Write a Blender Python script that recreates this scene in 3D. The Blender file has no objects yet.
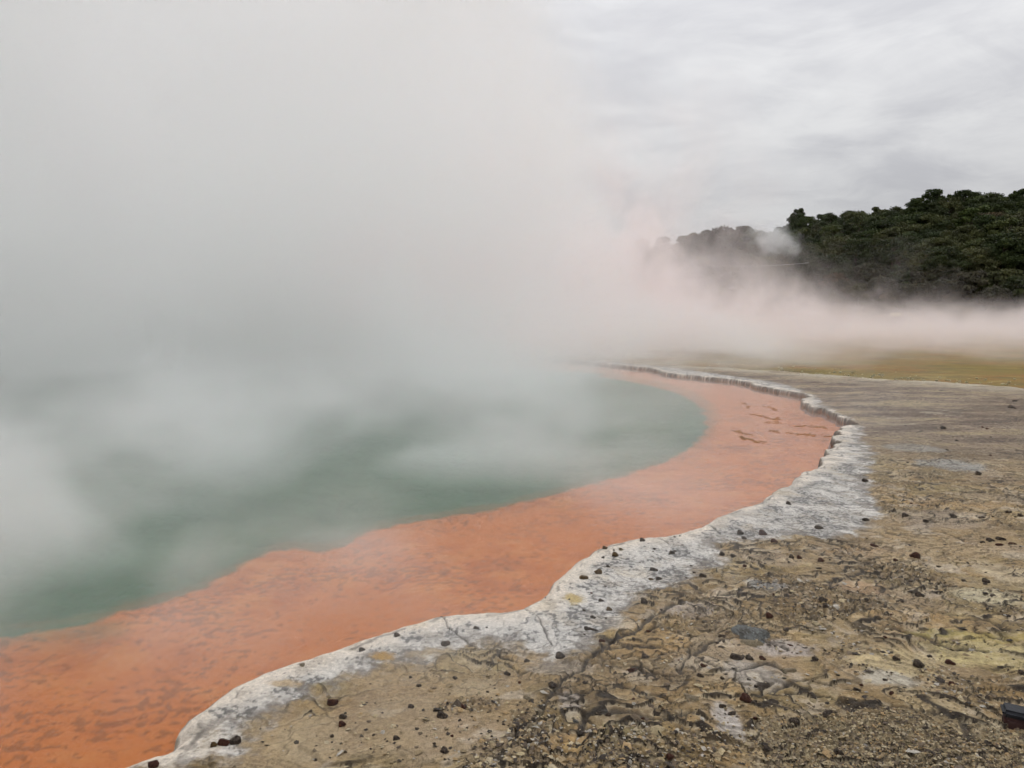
import bpy, math, random
import numpy as np
from mathutils import Vector, Matrix

random.seed(7)
rng = np.random.default_rng(11)
scene = bpy.context.scene
col = scene.collection
PI = math.pi

# ------------------------------------------------------------------ camera
CH = 1.6                       # eye height, metres
FPX = 740.0                    # focal length in pixels of a 1024 wide picture
PITCH = math.atan((384 - 312) / FPX)   # looking slightly down
cam_d = bpy.data.cameras.new('camera')
cam = bpy.data.objects.new('camera', cam_d)
col.objects.link(cam)
cam_d.sensor_width = 36
cam_d.lens = FPX / 1024 * 36
cam_d.clip_start = 0.05
cam_d.clip_end = 6000
cam.location = (0, 0, CH)
cam.rotation_euler = (PI / 2 - PITCH, 0, 0)
scene.camera = cam


def G(px, py, z=0.0):
    """the place on the level z that a surveyor at the camera would read for that bearing"""
    dx = (px - 512) / FPX
    dy = -(py - 384) / FPX
    y = math.cos(PITCH) + dy * math.sin(PITCH)
    zz = -math.sin(PITCH) + dy * math.cos(PITCH)
    t = (z - CH) / zz
    return (dx * t, y * t)


# ------------------------------------------------------------------ noise
_tr = np.random.default_rng(99)
_TH = _tr.random(65536).astype(np.float32)
_TA = (_TH * 6.2831853); _TC = np.cos(_TA).astype(np.float32); _TS = np.sin(_TA).astype(np.float32)


def _ix(ix, iy, s):
    return (((ix + s * 57) & 255) << 8) + ((iy + s * 131 + (ix >> 8) * 37) & 255)


def _h(ix, iy, s):
    return _TH[_ix(ix.astype(np.int32), iy.astype(np.int32), s)]


def perlin(x, y, s=0):
    x = np.asarray(x, np.float32); y = np.asarray(y, np.float32)
    xi = np.floor(x); yi = np.floor(y)
    xf = x - xi; yf = y - yi
    xi = xi.astype(np.int32); yi = yi.astype(np.int32)
    u = xf * xf * xf * (xf * (xf * 6 - 15) + 10)
    v = yf * yf * yf * (yf * (yf * 6 - 15) + 10)

    def g(ox, oy):
        k = _ix(xi + ox, yi + oy, s)
        return _TC[k] * (xf - ox) + _TS[k] * (yf - oy)
    a = g(0, 0); b = g(1, 0); c = g(0, 1); d = g(1, 1)
    a += (b - a) * u; c += (d - c) * u
    return (a + (c - a) * v) * np.float32(1.45)


def fbm(x, y, s=0, o=4, r=0.5):
    t = np.zeros(np.shape(x), np.float32); a = 1.0; n = 0.0; f = 1.0
    for i in range(o):
        t += a * perlin(x * f + 17.3 * i, y * f - 9.1 * i, s + i * 13)
        n += a; a *= r; f *= 2.03
    return t / n


def worley(x, y, s=0):
    """F1, F2-F1 and a random value of the nearest cell"""
    xi = np.floor(x); yi = np.floor(y)
    f1 = np.full(np.shape(x), 9.0, np.float32); f2 = f1.copy(); cid = np.zeros(np.shape(x), np.float32)
    for ox in (-1, 0, 1):
        for oy in (-1, 0, 1):
            cx = xi + ox; cy = yi + oy
            dx = cx + _h(cx, cy, s) - x; dy = cy + _h(cx, cy, s + 5) - y
            d = np.sqrt(dx * dx + dy * dy).astype(np.float32)
            nearer = d < f1
            f2 = np.where(nearer, f1, np.minimum(f2, d))
            cid = np.where(nearer, _h(cx, cy, s + 9), cid)
            f1 = np.where(nearer, d, f1)
    return f1, f2 - f1, cid


def sst(a, b, x):
    t = np.clip((x - a) / (b - a), 0, 1)
    return t * t * (3 - 2 * t)


def catmull(pts, n=5):
    p = np.array(pts, float); out = []
    for i in range(len(p) - 1):
        p0 = p[max(i - 1, 0)]; p1 = p[i]; p2 = p[i + 1]; p3 = p[min(i + 2, len(p) - 1)]
        for k in range(n):
            t = k / n
            out.append(0.5 * ((2 * p1) + (-p0 + p2) * t + (2 * p0 - 5 * p1 + 4 * p2 - p3) * t * t + (-p0 + 3 * p1 - 3 * p2 + p3) * t ** 3))
    out.append(p[-1])
    return np.array(out)


def seg_dist(X, Y, poly, closed=False):
    P = np.asarray(poly, np.float32)
    best = np.full(X.shape, 1e9, np.float32)
    n = len(P) if closed else len(P) - 1
    for i in range(n):
        a = P[i]; b = P[(i + 1) % len(P)]
        e = b - a; l2 = float(e @ e) + 1e-12
        t = np.clip(((X - a[0]) * e[0] + (Y - a[1]) * e[1]) / l2, 0, 1)
        d = (X - a[0] - t * e[0]) ** 2 + (Y - a[1] - t * e[1]) ** 2
        best = np.minimum(best, d)
    return np.sqrt(best)


def inside(X, Y, poly):
    P = np.asarray(poly, np.float64)
    r = np.zeros(X.shape, bool)
    for i in range(len(P)):
        a = P[i]; b = P[(i + 1) % len(P)]
        if a[1] == b[1]:
            continue
        c = ((a[1] > Y) != (b[1] > Y)) & (X < (b[0] - a[0]) * (Y - a[1]) / (b[1] - a[1]) + a[0])
        r ^= c
    return r


class SDF:
    """signed distance to a polygon (negative inside), tabulated on a grid for speed"""
    def __init__(self, poly, x0, x1, y0, y1, st):
        self.x0, self.y0, self.st = x0, y0, st
        xs = np.arange(x0, x1, st); ys = np.arange(y0, y1, st)
        X, Y = np.meshgrid(xs, ys)
        X = X.astype(np.float32); Y = Y.astype(np.float32)
        d = seg_dist(X, Y, poly, True)
        self.g = np.where(inside(X, Y, poly), -d, d)

    def __call__(self, x, y):
        h, w = self.g.shape
        fx = np.clip((x - self.x0) / self.st, 0, w - 1.001); fy = np.clip((y - self.y0) / self.st, 0, h - 1.001)
        ix = fx.astype(int); iy = fy.astype(int); u = fx - ix; v = fy - iy
        g = self.g
        return (g[iy, ix] * (1 - u) * (1 - v) + g[iy, ix + 1] * u * (1 - v) + g[iy + 1, ix] * (1 - u) * v + g[iy + 1, ix + 1] * u * v).astype(np.float32)


WZ = -0.085   # level of the hot pool
WZ2 = -0.22  # level of the shallow yellow basin behind

shore_px = [(60, 800), (108, 771), (150, 757), (170, 752), (174, 738), (186, 722), (205, 708), (240, 686), (270, 672), (305, 659), (350, 646),
            (400, 628), (440, 618), (480, 613.5), (514, 612.5), (524, 609), (541, 598), (556, 580), (572, 566), (586, 556), (605, 547.5), (640, 540.5), (665, 538),
            (692, 531), (712, 521), (735, 511), (762, 501), (775, 492), (790, 484), (800, 476), (817, 466), (828, 457), (826, 449), (838, 441), (834, 434),
            (845, 426), (852, 421), (842, 416), (828, 409), (806, 405), (803, 399), (808, 394), (780, 388.5), (755, 384), (735, 379), (700, 375.5), (670, 372.5), (652, 368), (632, 365.5)]
shore_near = [G(*p) for p in shore_px]
shore_pts = catmull([(-9, 0.2), (-3.2, 1.6)] + shore_near + [(-1, 29), (-8, 34), (-22, 46), (-40, 50), (-60, 40)], 5)
pool_poly = np.vstack([shore_pts, [(-75, 10), (-40, -12), (-12, -3)]])
outer_px = [(560, 357), (640, 361), (690, 365.5), (720, 367), (760, 369.5), (800, 372), (850, 376), (900, 379.5), (940, 381.5), (985, 384.5), (1024, 387), (1100, 393), (1250, 402)]
outer_near = [G(*p) for p in outer_px]
land_outer = catmull([(-75, 70), (-20, 52), (-4, 36)] + outer_near + [(30, 10), (60, 4)], 5)   # outer edge of the terrace
back_poly = np.vstack([land_outer, [(140, 4), (140, 96), (60, 92), (20, 86), (-20, 90), (-75, 96)]])
rim_px = [(212, 775), (232, 750), (262, 728), (300, 708), (335, 690), (372, 680), (405, 672), (432, 664), (452, 652), (480, 646), (505, 652), (535, 668), (572, 672), (598, 650),
          (622, 632), (640, 605), (672, 592), (700, 585), (722, 568), (735, 545), (770, 542), (800, 536), (838, 540), (870, 526), (884, 505), (876, 480), (878, 455), (868, 436), (862, 424),
          (846, 414), (826, 404), (818, 396), (790, 385), (760, 379), (700, 371), (650, 365)]
rim_near = catmull([(-3.1, 1.35)] + [G(*p) for p in rim_px] + [(-1, 29.6)], 4)
rim_poly = np.vstack([rim_near, [(-8, 34), (-75, 40), (-75, -12), (-12, -4)]])
shelf_px = [(-160, 668), (-60, 652), (0, 640), (60, 632), (112, 618), (158, 604), (200, 590), (235, 571), (262, 558), (290, 552), (312, 553), (340, 547), (380, 532), (440, 519), (500, 509), (560, 494), (600, 484),
            (640, 472), (672, 460), (696, 446), (710, 428), (704, 408), (680, 393), (640, 383), (600, 376), (560, 371)]
shelf_near = catmull([(-20, 1.5)] + [G(p[0], p[1], WZ - 0.10) for p in shelf_px] + [(-14, 31), (-40, 40)], 4)
deep_poly = np.vstack([shelf_near, [(-60, 30), (-60, 5), (-40, -4)]])

sd_pool = SDF(pool_poly, -32, 32, 0.0, 42, 0.04)
sd_rim = SDF(rim_poly, -32, 32, 0.0, 42, 0.06)
sd_deep = SDF(deep_poly, -32, 32, 0.0, 42, 0.06)
sd_back = SDF(back_poly, -60, 60, 0.0, 100, 0.12)


def shore_d(x, y):
    """distance from the pool's edge, plus on land, with the scallops and nicks of the sinter"""
    d = sd_pool(x, y)
    fr_ = sst(5, 11, np.hypot(x, y))
    d = d + (0.035 + 0.16 * fr_) * fbm(x * 1.9, y * 1.9, 3, 4, 0.6) + 0.012 * fbm(x * 9, y * 9, 5, 3)
    # the lip breaks into short lobes
    d = d + 0.02 * np.abs(perlin(x * 4.2, y * 4.2, 8)) * sst(-0.2, 0.1, d)
    return d


# ------------------------------------------------------------------ materials
def new_mat(name):
    m = bpy.data.materials.new(name); m.use_nodes = True
    nt = m.node_tree; nt.nodes.clear()
    return m, nt, nt.nodes, nt.links


class NB:
    """small node-building helper"""
    def __init__(s, name):
        s.m, s.nt, s.n, s.l = new_mat(name)

    def node(s, t, **kw):
        n = s.n.new(t)
        for k, v in kw.items():
            setattr(n, k, v)
        return n

    def put(s, sock, v):
        if hasattr(v, 'is_output'):
            s.l.new(v, sock)
        elif v is not None:
            sock.default_value = v

    def math(s, op, a, b=None, c=None, clamp=False):
        n = s.node('ShaderNodeMath', operation=op); n.use_clamp = clamp
        s.put(n.inputs[0], a)
        if b is not None: s.put(n.inputs[1], b)
        if c is not None: s.put(n.inputs[2], c)
        return n.outputs[0]

    def mapr(s, v, a, b, c=0.0, d=1.0, smooth=True):
        n = s.node('ShaderNodeMapRange', interpolation_type='SMOOTHSTEP' if smooth else 'LINEAR')
        s.put(n.inputs[0], v)
        for i, q in enumerate((a, b, c, d)): s.put(n.inputs[1 + i], q)
        return n.outputs[0]

    def noise(s, vec, scale, detail=2.0, rough=0.5, dist=0.0):
        n = s.node('ShaderNodeTexNoise')
        if vec is not None: s.l.new(vec, n.inputs['Vector'])
        s.put(n.inputs['Scale'], scale); s.put(n.inputs['Detail'], detail); s.put(n.inputs['Roughness'], rough); s.put(n.inputs['Distortion'], dist)
        return n.outputs['Fac']

    def mix(s, f, a, b, mode='MIX'):
        n = s.node('ShaderNodeMix', data_type='RGBA', blend_type=mode)
        s.put(n.inputs[0], f); s.put(n.inputs[6], a); s.put(n.inputs[7], b)
        return n.outputs[2]

    def vmap(s, vec, scale=(1, 1, 1), loc=(0, 0, 0)):
        n = s.node('ShaderNodeMapping'); s.l.new(vec, n.inputs[0])
        n.inputs['Location'].default_value = loc; n.inputs['Scale'].default_value = scale
        return n.outputs[0]

    def out(s, surf=None, vol=None):
        o = s.node('ShaderNodeOutputMaterial')
        if surf: s.l.new(surf, o.inputs['Surface'])
        if vol: s.l.new(vol, o.inputs['Volume'])
        return s.m


def principled(b, colr, rough=0.8, bump=None, spec=0.3, bstr=0.5, bdist=0.01):
    p = b.node('ShaderNodeBsdfPrincipled')
    b.put(p.inputs['Base Color'], colr); b.put(p.inputs['Roughness'], rough); b.put(p.inputs['Specular IOR Level'], spec)
    if bump is not None:
        bn = b.node('ShaderNodeBump'); b.put(bn.inputs['Strength'], bstr); b.put(bn.inputs['Distance'], bdist)
        b.l.new(bump, bn.inputs['Height']); b.l.new(bn.outputs[0], p.inputs['Normal'])
    return p.outputs[0]


def mat_ground():
    b = NB('sinter_ground')
    at = b.node('ShaderNodeAttribute', attribute_name='Col'); geo = b.node('ShaderNodeNewGeometry')
    P = geo.outputs['Position']
    n1 = b.noise(P, 60, 3, 0.6); n2 = b.noise(P, 260, 2, 0.6)
    f = b.math('ADD', b.math('MULTIPLY', n1, 0.7), b.math('MULTIPLY', n2, 0.5))
    f = b.mapr(f, 0.35, 0.85, 0.62, 1.34, False)
    c = b.node('ShaderNodeVectorMath', operation='SCALE')
    b.l.new(at.outputs['Color'], c.inputs[0]); b.l.new(f, c.inputs[3])
    wet = b.node('ShaderNodeAttribute', attribute_name='wet')
    r = b.mapr(wet.outputs['Fac'], 0, 1, 0.86, 0.35, False)
    return b.out(principled(b, c.outputs[0], r, b.math('ADD', n1, b.math('MULTIPLY', n2, 0.5)), 0.3, 1.0, 0.010))


def mat_bed():
    b = NB('pool_bed')
    at = b.node('ShaderNodeAttribute', attribute_name='Col')
    return b.out(principled(b, at.outputs['Color'], 0.9, None, 0.1))


def mat_water():
    b = NB('pool_water')
    at = b.node('ShaderNodeAttribute', attribute_name='deep'); geo = b.node('ShaderNodeNewGeometry')
    P = geo.outputs['Position']
    Ps = b.vmap(P, (1, 1.6, 1))
    h = b.math('ADD', b.noise(Ps, 7, 2, 0.5), b.math('MULTIPLY', b.noise(Ps, 1.3, 2, 0.5), 2.0))
    bn = b.node('ShaderNodeBump'); bn.inputs['Strength'].default_value = 0.25; bn.inputs['Distance'].default_value = 0.012
    b.l.new(h, bn.inputs['Height'])
    tr = b.node('ShaderNodeBsdfTransparent'); tr.inputs[0].default_value = (1.0, 0.95, 0.9, 1)
    df = b.node('ShaderNodeBsdfDiffuse')
    n = b.noise(P, 0.5, 3, 0.55)
    b.put(df.inputs[0], b.mix(at.outputs['Fac'], (0.50, 0.20, 0.08, 1), b.mix(b.mapr(n, 0.35, 0.65), (0.06, 0.15, 0.09, 1), (0.085, 0.175, 0.11, 1))))
    m1 = b.node('ShaderNodeMixShader'); b.put(m1.inputs[0], b.mapr(at.outputs['Fac'], 0, 1, 0.16, 0.30, False))
    b.l.new(tr.outputs[0], m1.inputs[1]); b.l.new(df.outputs[0], m1.inputs[2])
    gl = b.node('ShaderNodeBsdfGlossy'); gl.inputs['Roughness'].default_value = 0.12; gl.inputs[0].default_value = (1, 1, 1, 1)
    b.l.new(bn.outputs[0], gl.inputs['Normal'])
    fr = b.node('ShaderNodeFresnel'); fr.inputs[0].default_value = 1.33; b.l.new(bn.outputs[0], fr.inputs['Normal'])
    m2 = b.node('ShaderNodeMixShader'); b.put(m2.inputs[0], b.math('MULTIPLY', fr.outputs[0], 0.8))
    b.l.new(m1.outputs[0], m2.inputs[1]); b.l.new(gl.outputs[0], m2.inputs[2])
    return b.out(m2.outputs[0])


def mat_basin():
    b = NB('basin_water')
    geo = b.node('ShaderNodeNewGeometry'); P = geo.outputs['Position']
    n = b.noise(b.vmap(P, (0.5, 1, 1)), 0.35, 4, 0.55)
    n2 = b.noise(P, 2.2, 3, 0.6)
    c = b.mix(b.mapr(n, 0.4, 0.62), (0.165, 0.115, 0.02, 1), (0.20, 0.098, 0.018, 1))
    c = b.mix(b.mapr(n2, 0.45, 0.7, 0, 0.7), c, (0.15, 0.125, 0.025, 1))
    c = b.mix(b.mapr(b.noise(b.vmap(P, (0.5, 1, 1)), 0.9, 4, 0.65), 0.50, 0.62, 0, 0.75), c, (0.09, 0.07, 0.018, 1))
    c = b.mix(b.mapr(b.noise(b.vmap(P, (0.6, 1, 1), (9, 3, 0)), 1.5, 4, 0.65), 0.54, 0.66, 0, 0.8), c, (0.25, 0.19, 0.055, 1))
    return b.out(principled(b, c, 0.7, n2, 0.08, 0.3, 0.02))


def mat_rock(name, c1, c2, rough=0.85, lichen=None):
    b = NB(name)
    tc = b.node('ShaderNodeTexCoord'); oi = b.node('ShaderNodeObjectInfo')
    va = b.node('ShaderNodeVectorMath', operation='ADD'); b.l.new(tc.outputs['Object'], va.inputs[0])
    cx = b.node('ShaderNodeCombineXYZ'); b.l.new(b.math('MULTIPLY', oi.outputs['Random'], 37.0), cx.inputs[0]); b.l.new(cx.outputs[0], va.inputs[1])
    n = b.noise(va.outputs[0], 2.2, 4, 0.65); n2 = b.noise(va.outputs[0], 9, 4, 0.7)
    c = b.mix(b.mapr(n, 0.35, 0.65), c1, c2)
    if lichen:
        c = b.mix(b.mapr(n2, 0.56, 0.66, 0, 0.75), c, lichen)
    return b.out(principled(b, c, rough, n2, 0.25, 0.8, 0.12))


def mat_plain(name, c1, c2, scale=5, rough=0.8, spec=0.3, stretch=(1, 1, 1)):
    b = NB(name); tc = b.node('ShaderNodeTexCoord')
    n = b.noise(b.vmap(tc.outputs['Object'], stretch), scale, 4, 0.6)
    return b.out(principled(b, b.mix(b.mapr(n, 0.3, 0.7), c1, c2), rough, n, spec, 0.5, 0.01))


def mat_leaf(name, c1, c2, c3):
    b = NB(name); geo = b.node('ShaderNodeNewGeometry'); oi = b.node('ShaderNodeObjectInfo')
    n = b.noise(geo.outputs['Position'], 0.7, 2, 0.5)
    c = b.mix(b.mapr(n, 0.35, 0.65), c1, c2)
    c = b.mix(b.mapr(oi.outputs['Random'], 0.3, 1.0, 0, 0.7, False), c, c3)
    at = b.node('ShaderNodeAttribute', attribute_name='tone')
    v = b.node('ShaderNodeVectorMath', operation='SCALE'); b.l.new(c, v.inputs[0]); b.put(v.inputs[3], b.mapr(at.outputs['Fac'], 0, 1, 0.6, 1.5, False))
    p = b.node('ShaderNodeBsdfPrincipled'); b.l.new(v.outputs[0], p.inputs['Base Color']); p.inputs['Roughness'].default_value = 0.7
    p.inputs['Specular IOR Level'].default_value = 0.2
    return b.out(p.outputs[0])


M = {}
M['ground'] = mat_ground(); M['bed'] = mat_bed(); M['water'] = mat_water(); M['basin'] = mat_basin()
M['rock_dark'] = mat_rock('dark_rock', (0.042, 0.033, 0.026, 1), (0.15, 0.11, 0.08, 1))
M['rock_red'] = mat_rock('red_brown_rock', (0.06, 0.02, 0.012, 1), (0.12, 0.045, 0.025, 1))
M['rock_ochre'] = mat_rock('ochre_rock', (0.16, 0.10, 0.035, 1), (0.09, 0.05, 0.02, 1))
M['rock_grey'] = mat_rock('grey_slab', (0.20, 0.21, 0.20, 1), (0.10, 0.09, 0.075, 1), 0.8, (0.36, 0.38, 0.37, 1))
M['knob'] = mat_rock('pale_knob', (0.60, 0.54, 0.34, 1), (0.45, 0.40, 0.24, 1))
M['rock_pale'] = mat_rock('pale_stone', (0.36, 0.30, 0.20, 1), (0.26, 0.20, 0.12, 1))


# ------------------------------------------------------------------ object helpers
def tag(o, label=None, cat=None, group=None, kind=None):
    if label: o['label'] = label
    if cat: o['category'] = cat
    if group: o['group'] = group
    if kind: o['kind'] = kind
    return o


def link(name, me, mat=None, parent=None):
    o = bpy.data.objects.new(name, me); col.objects.link(o)
    if mat: me.materials.append(mat)
    if parent: o.parent = parent
    return o


def mesh_np(name, V, F, smooth=True, attrs=None):
    """V (n,3), F (m,k) all of one size"""
    V = np.asarray(V, np.float32); F = np.asarray(F, np.int32)
    me = bpy.data.meshes.new(name)
    me.vertices.add(len(V)); me.vertices.foreach_set('co', V.ravel())
    k = F.shape[1]
    me.loops.add(F.size); me.loops.foreach_set('vertex_index', F.ravel())
    me.polygons.add(len(F)); me.polygons.foreach_set('loop_start', np.arange(0, F.size, k, dtype=np.int32))
    me.update(calc_edges=True)
    me.polygons.foreach_set('use_smooth', np.full(len(F), smooth, bool))
    for nm, arr in (attrs or {}).items():
        if arr.ndim == 2:
            a = me.attributes.new(nm, 'FLOAT_COLOR', 'POINT')
            c = np.ones((len(V), 4), np.float32); c[:, :3] = arr; a.data.foreach_set('color', c.ravel())
        else:
            a = me.attributes.new(nm, 'FLOAT', 'POINT'); a.data.foreach_set('value', arr.astype(np.float32))
    me.update()
    return me


def grid_faces(nu, nv, keep=None, flip=False):
    i = np.arange(nu - 1)[:, None] * nv + np.arange(nv - 1)[None, :]
    F = np.stack([i, i + 1, i + nv + 1, i + nv] if flip else [i, i + nv, i + nv + 1, i + 1], -1).reshape(-1, 4)
    if keep is not None:
        k = keep.ravel()
        F = F[k[F].any(1)]
    return F


def compact(V, F, attrs):
    used = np.zeros(len(V), bool); used[F.ravel()] = True
    idx = np.cumsum(used) - 1
    return V[used], idx[F], {k: v[used] for k, v in attrs.items()}


# ------------------------------------------------------------------ the terrace
crack_px = [
    [(502, 775), (506, 752), (520, 730), (541, 708), (556, 688), (576, 672), (598, 656), (628, 648), (658, 650)],
    [(578, 752), (580, 732), (592, 718), (612, 712), (640, 716), (662, 722), (690, 712)],
    [(596, 655), (616, 640), (640, 632), (655, 618), (672, 606), (700, 600), (726, 596), (748, 586), (772, 582), (800, 584), (842, 578), (872, 570)],
    [(640, 668), (668, 676), (690, 662), (706, 648), (730, 640), (756, 640), (790, 652)],
    [(786, 694), (812, 696), (842, 704), (868, 706), (900, 711), (934, 716), (958, 724), (972, 738), (990, 750), (1010, 752)],
    [(830, 690), (800, 680), (776, 690), (748, 700), (722, 694)],
    [(866, 618), (890, 632), (920, 640), (952, 650), (985, 652)],
    [(880, 592), (905, 584), (930, 580), (950, 586), (980, 590)],
    [(655, 592), (668, 586), (690, 584), (706, 592)],
    [(782, 548), (800, 540), (822, 541), (842, 548), (860, 560)],
    [(890, 460), (918, 466), (940, 458), (950, 462)],
    [(900, 476), (940, 478), (980, 484), (1020, 480)],
    [(985, 452), (1024, 454), (1060, 452)],
    [(420, 600), (434, 612), (452, 634), (476, 650)],
    [(520, 612), (535, 622), (548, 636), (556, 646)],
    [(690, 520), (712, 530), (728, 540)],
    [(655, 540), (670, 548), (690, 555)],
    [(860, 530), (900, 534), (940, 532), (968, 542)],
    [(700, 660), (716, 668), (740, 672), (764, 664), (786, 672)],
    [(560, 700), (590, 694), (620, 690), (650, 694), (668, 704)],
]
cracks = [catmull([G(*p) for p in c], 3) for c in crack_px]


def blob(x, y, px, py, rx, ry, s=0, soft=0.35, rough=0.35):
    """a stain: soft-edged ellipse laid on the ground round one point"""
    cx, cy = G(px, py)
    ex = abs(G(px + rx, py)[0] - cx); ey = abs(G(px, py - ry)[1] - G(px, py + ry)[1]) / 2
    u = (x - cx) / ex; v = (y - cy) / ey
    k = min(max(1.1 / math.sqrt(ex * ey), 2.0), 22.0)
    d = np.sqrt(u * u + v * v) + (rough + 0.35) * fbm(x * k + s, y * k - s, 31 + s, 5, 0.65)
    return 1 - sst(1 - soft, 1 + soft * 0.6, d)


def terrain(x, y):
    n = x.shape
    d = shore_d(x, y)
    dr = -sd_rim(x, y) + 0.19 * fbm(x * 2.6, y * 2.6, 21, 4, 0.6) + 0.10 * fbm(x * 9, y * 9, 22, 4, 0.65) - 0.04   # + inside the rim band
    rim = sst(-0.05, 0.07, dr)
    r = np.sqrt(x * x + y * y)
    far = sst(6.5, 11.0, r)
    db = sd_back(x, y)                                    # + on land
    bank = 1 - sst(0.1, 2.2, db + 0.5 * fbm(x * 0.8, y * 0.8, 77, 3))
    # warped coordinates
    wx = x + 0.16 * fbm(x * 1.7, y * 1.7, 41, 4); wy = y + 0.16 * fbm(x * 1.7 + 50, y * 1.7, 42, 4)
    # thin broken plates of sinter: contour steps of a smooth field
    fld = fbm(wx * 0.8 + 3, wy * 1.3, 51, 5, 0.45) * 11 + 0.6 * y
    rough_zone = (1 - rim) * (1 - 0.45 * far)
    fr = fld - np.floor(fld)
    step = np.floor(fld) + sst(0.0, 0.06, fr)
    stepz = (step - fld) * 0.024
    lm = sst(-0.34, 0.06, fbm(x * 1.6, y * 1.6, 55, 4, 0.6)); lw = 0.06 + 0.12 * np.clip(0.5 + fbm(x * 4, y * 4, 56, 3), 0, 1)
    ledge = (1 - sst(lw * 0.6, lw * 1.4, np.abs(fr - 0.05))) * lm
    lip = sst(0.72, 0.97, fr) * lm
    fld2 = fbm(wx * 2.0 + 30, wy * 3.0, 57, 4, 0.45) * 9
    fr2 = fld2 - np.floor(fld2)
    stepz2 = (np.floor(fld2) + sst(0.0, 0.09, fr2) - fld2) * 0.013
    lm2 = sst(-0.2, 0.15, fbm(x * 1.9 + 9, y * 1.9, 58, 4, 0.6))
    ledge2 = (1 - sst(0.04, 0.15, np.abs(fr2 - 0.05))) * lm2
    # broad plates with dark joints between them
    pf1, pe, pid_ = worley(wx * 2.6 + 0.35 * fbm(x * 6, y * 6, 65, 3), wy * 3.4 + 0.35 * fbm(x * 6 + 9, y * 6, 66, 3), 67)
    joint = (1 - sst(0.012, 0.05, pe)) * sst(-0.1, 0.2, fbm(x * 1.1 + 5, y * 1.1, 68, 3) + 0.5 * (pid_ - 0.5))
    smooth = np.maximum.reduce([blob(x, y, 430, 712, 130, 44, 41), blob(x, y, 300, 745, 70, 36, 42), blob(x, y, 560, 664, 50, 12, 43) * 0.8, blob(x, y, 905, 668, 80, 24, 44) * 0.7,
                                blob(x, y, 765, 662, 50, 22, 45) * 0.7, blob(x, y, 940, 540, 90, 26, 46) * 0.6, blob(x, y, 728, 722, 20, 20, 47) * 0.8])
    rough_zone = rough_zone * (1 - 0.75 * smooth)
    # named cracks
    cz = np.zeros(n, np.float32); cm = np.zeros(n, np.float32)
    jx = x + 0.05 * fbm(x * 5, y * 5, 61, 3); jy = y + 0.05 * fbm(x * 5 + 20, y * 5, 62, 3)
    for i, c in enumerate(cracks):
        cd = seg_dist(jx, jy, c)
        w = 0.004 if i in (13, 14, 15, 16) else 0.010
        wv = w * (0.55 + 1.2 * np.clip(0.5 + fbm(x * 6, y * 6, 63, 2), 0, 1))
        m = 1 - sst(wv * 0.4, wv * 1.6, cd)
        cm = np.maximum(cm, m)
        if w > 0.01:
            cz += 0.008 * (1 - sst(0, 0.22, cd)) * (1 - m)
    cz -= 0.014 * cm
    # crumbly rubble pockets
    rub = sst(0.10, 0.30, fbm(x * 1.5 + 7, y * 1.5, 71, 4, 0.6) + 0.5 * fbm(x * 7, y * 7, 72, 3)) * rough_zone
    for (px, py, rx, ry, s) in ((535, 742, 30, 40, 1), (625, 748, 45, 26, 2), (700, 748, 40, 18, 3), (590, 662, 30, 10, 4), (830, 600, 60, 16, 5), (700, 620, 50, 14, 6), (900, 575, 40, 16, 7), (470, 706, 36, 8, 8)):
        rub = np.maximum(rub, blob(x, y, px, py, rx, ry, s))
    grav = np.maximum(blob(x, y, 900, 770, 150, 62, 9, 0.25, 0.2), blob(x, y, 1120, 790, 200, 70, 10, 0.25, 0.2))
    _, e1, id1 = worley(wx * 24, wy * 24, 81)
    _, e2, id2 = worley(x * 55, y * 55, 83)
    cob = sst(0.03, 0.3, e1) * (0.4 + id1)
    peb = sst(0.03, 0.35, e2) * (0.3 + id2)
    micro = fbm(x * 14, y * 14, 91, 4, 0.6)
    macro = fbm(x * 0.55, y * 0.55, 93, 3)
    z = 0.02 * macro * sst(0.1, 1.0, d) + 0.045 * fbm(x * 0.25, y * 0.25, 94, 2) * sst(1.0, 3.0, d)
    z += rough_zone * (stepz * 0.75 * (0.3 + 0.7 * lm) + stepz2 * 0.6 * (0.3 + 0.7 * lm2) + 0.012 * (pid_ - 0.5) * sst(0.0, 0.05, pe) - 0.008 * joint) + cz * (1 - 0.3 * rim) * (1 - 0.6 * far)
    z += rub * (0.014 * cob - 0.008) + 0.007 * peb * np.maximum(rub * 0.5, grav) + (0.0015 + 0.0035 * rough_zone) * micro
    z += 0.011 * rim * fbm(x * 6, y * 6, 95, 5, 0.6)
    z += far * 0.016 * fbm(x * 2.5, y * 2.5, 98, 5, 0.65) * sst(0.2, 0.8, d)
    # the raised, rounded lip at the water
    z += 0.028 * sst(0, 0.07, d) * (1 - sst(0.12, 0.5, d)) * (1 - far)
    z = z * (1 - 0.75 * far * (1 - sst(0.3, 1.5, d))) - 0.012 * far * (1 - sst(0.3, 1.5, d))
    drop = 1 - sst(-0.035 - 0.02 * sst(5, 11, r), 0.014, d)
    z = z - 0.26 * drop
    # outer edge: down to the shallow basin
    z = z - 0.28 * (1 - sst(-0.5, 0.35, db + 0.45 * fbm(x * 0.9, y * 0.9, 97, 4, 0.6)))
    # ---------------- colour (reflectance, linear)
    def C(*c): return np.array(c, np.float32)

    def mixc(a, b, t): return a + (b - a) * t[..., None]
    q1 = fbm(x * 0.9 + 4, y * 0.9, 101, 4, 0.6); q2 = fbm(x * 2.6, y * 2.6, 102, 4, 0.6); q3 = fbm(x * 7, y * 7, 103, 4, 0.65)
    q4 = fbm(x * 22, y * 22, 104, 3, 0.65); q5 = fbm(x * 1.4, y * 1.4 + 60, 105, 4, 0.6)
    # interior tan crust
    c = np.broadcast_to(C(0.265, 0.205, 0.125), n + (3,)).copy()
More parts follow.
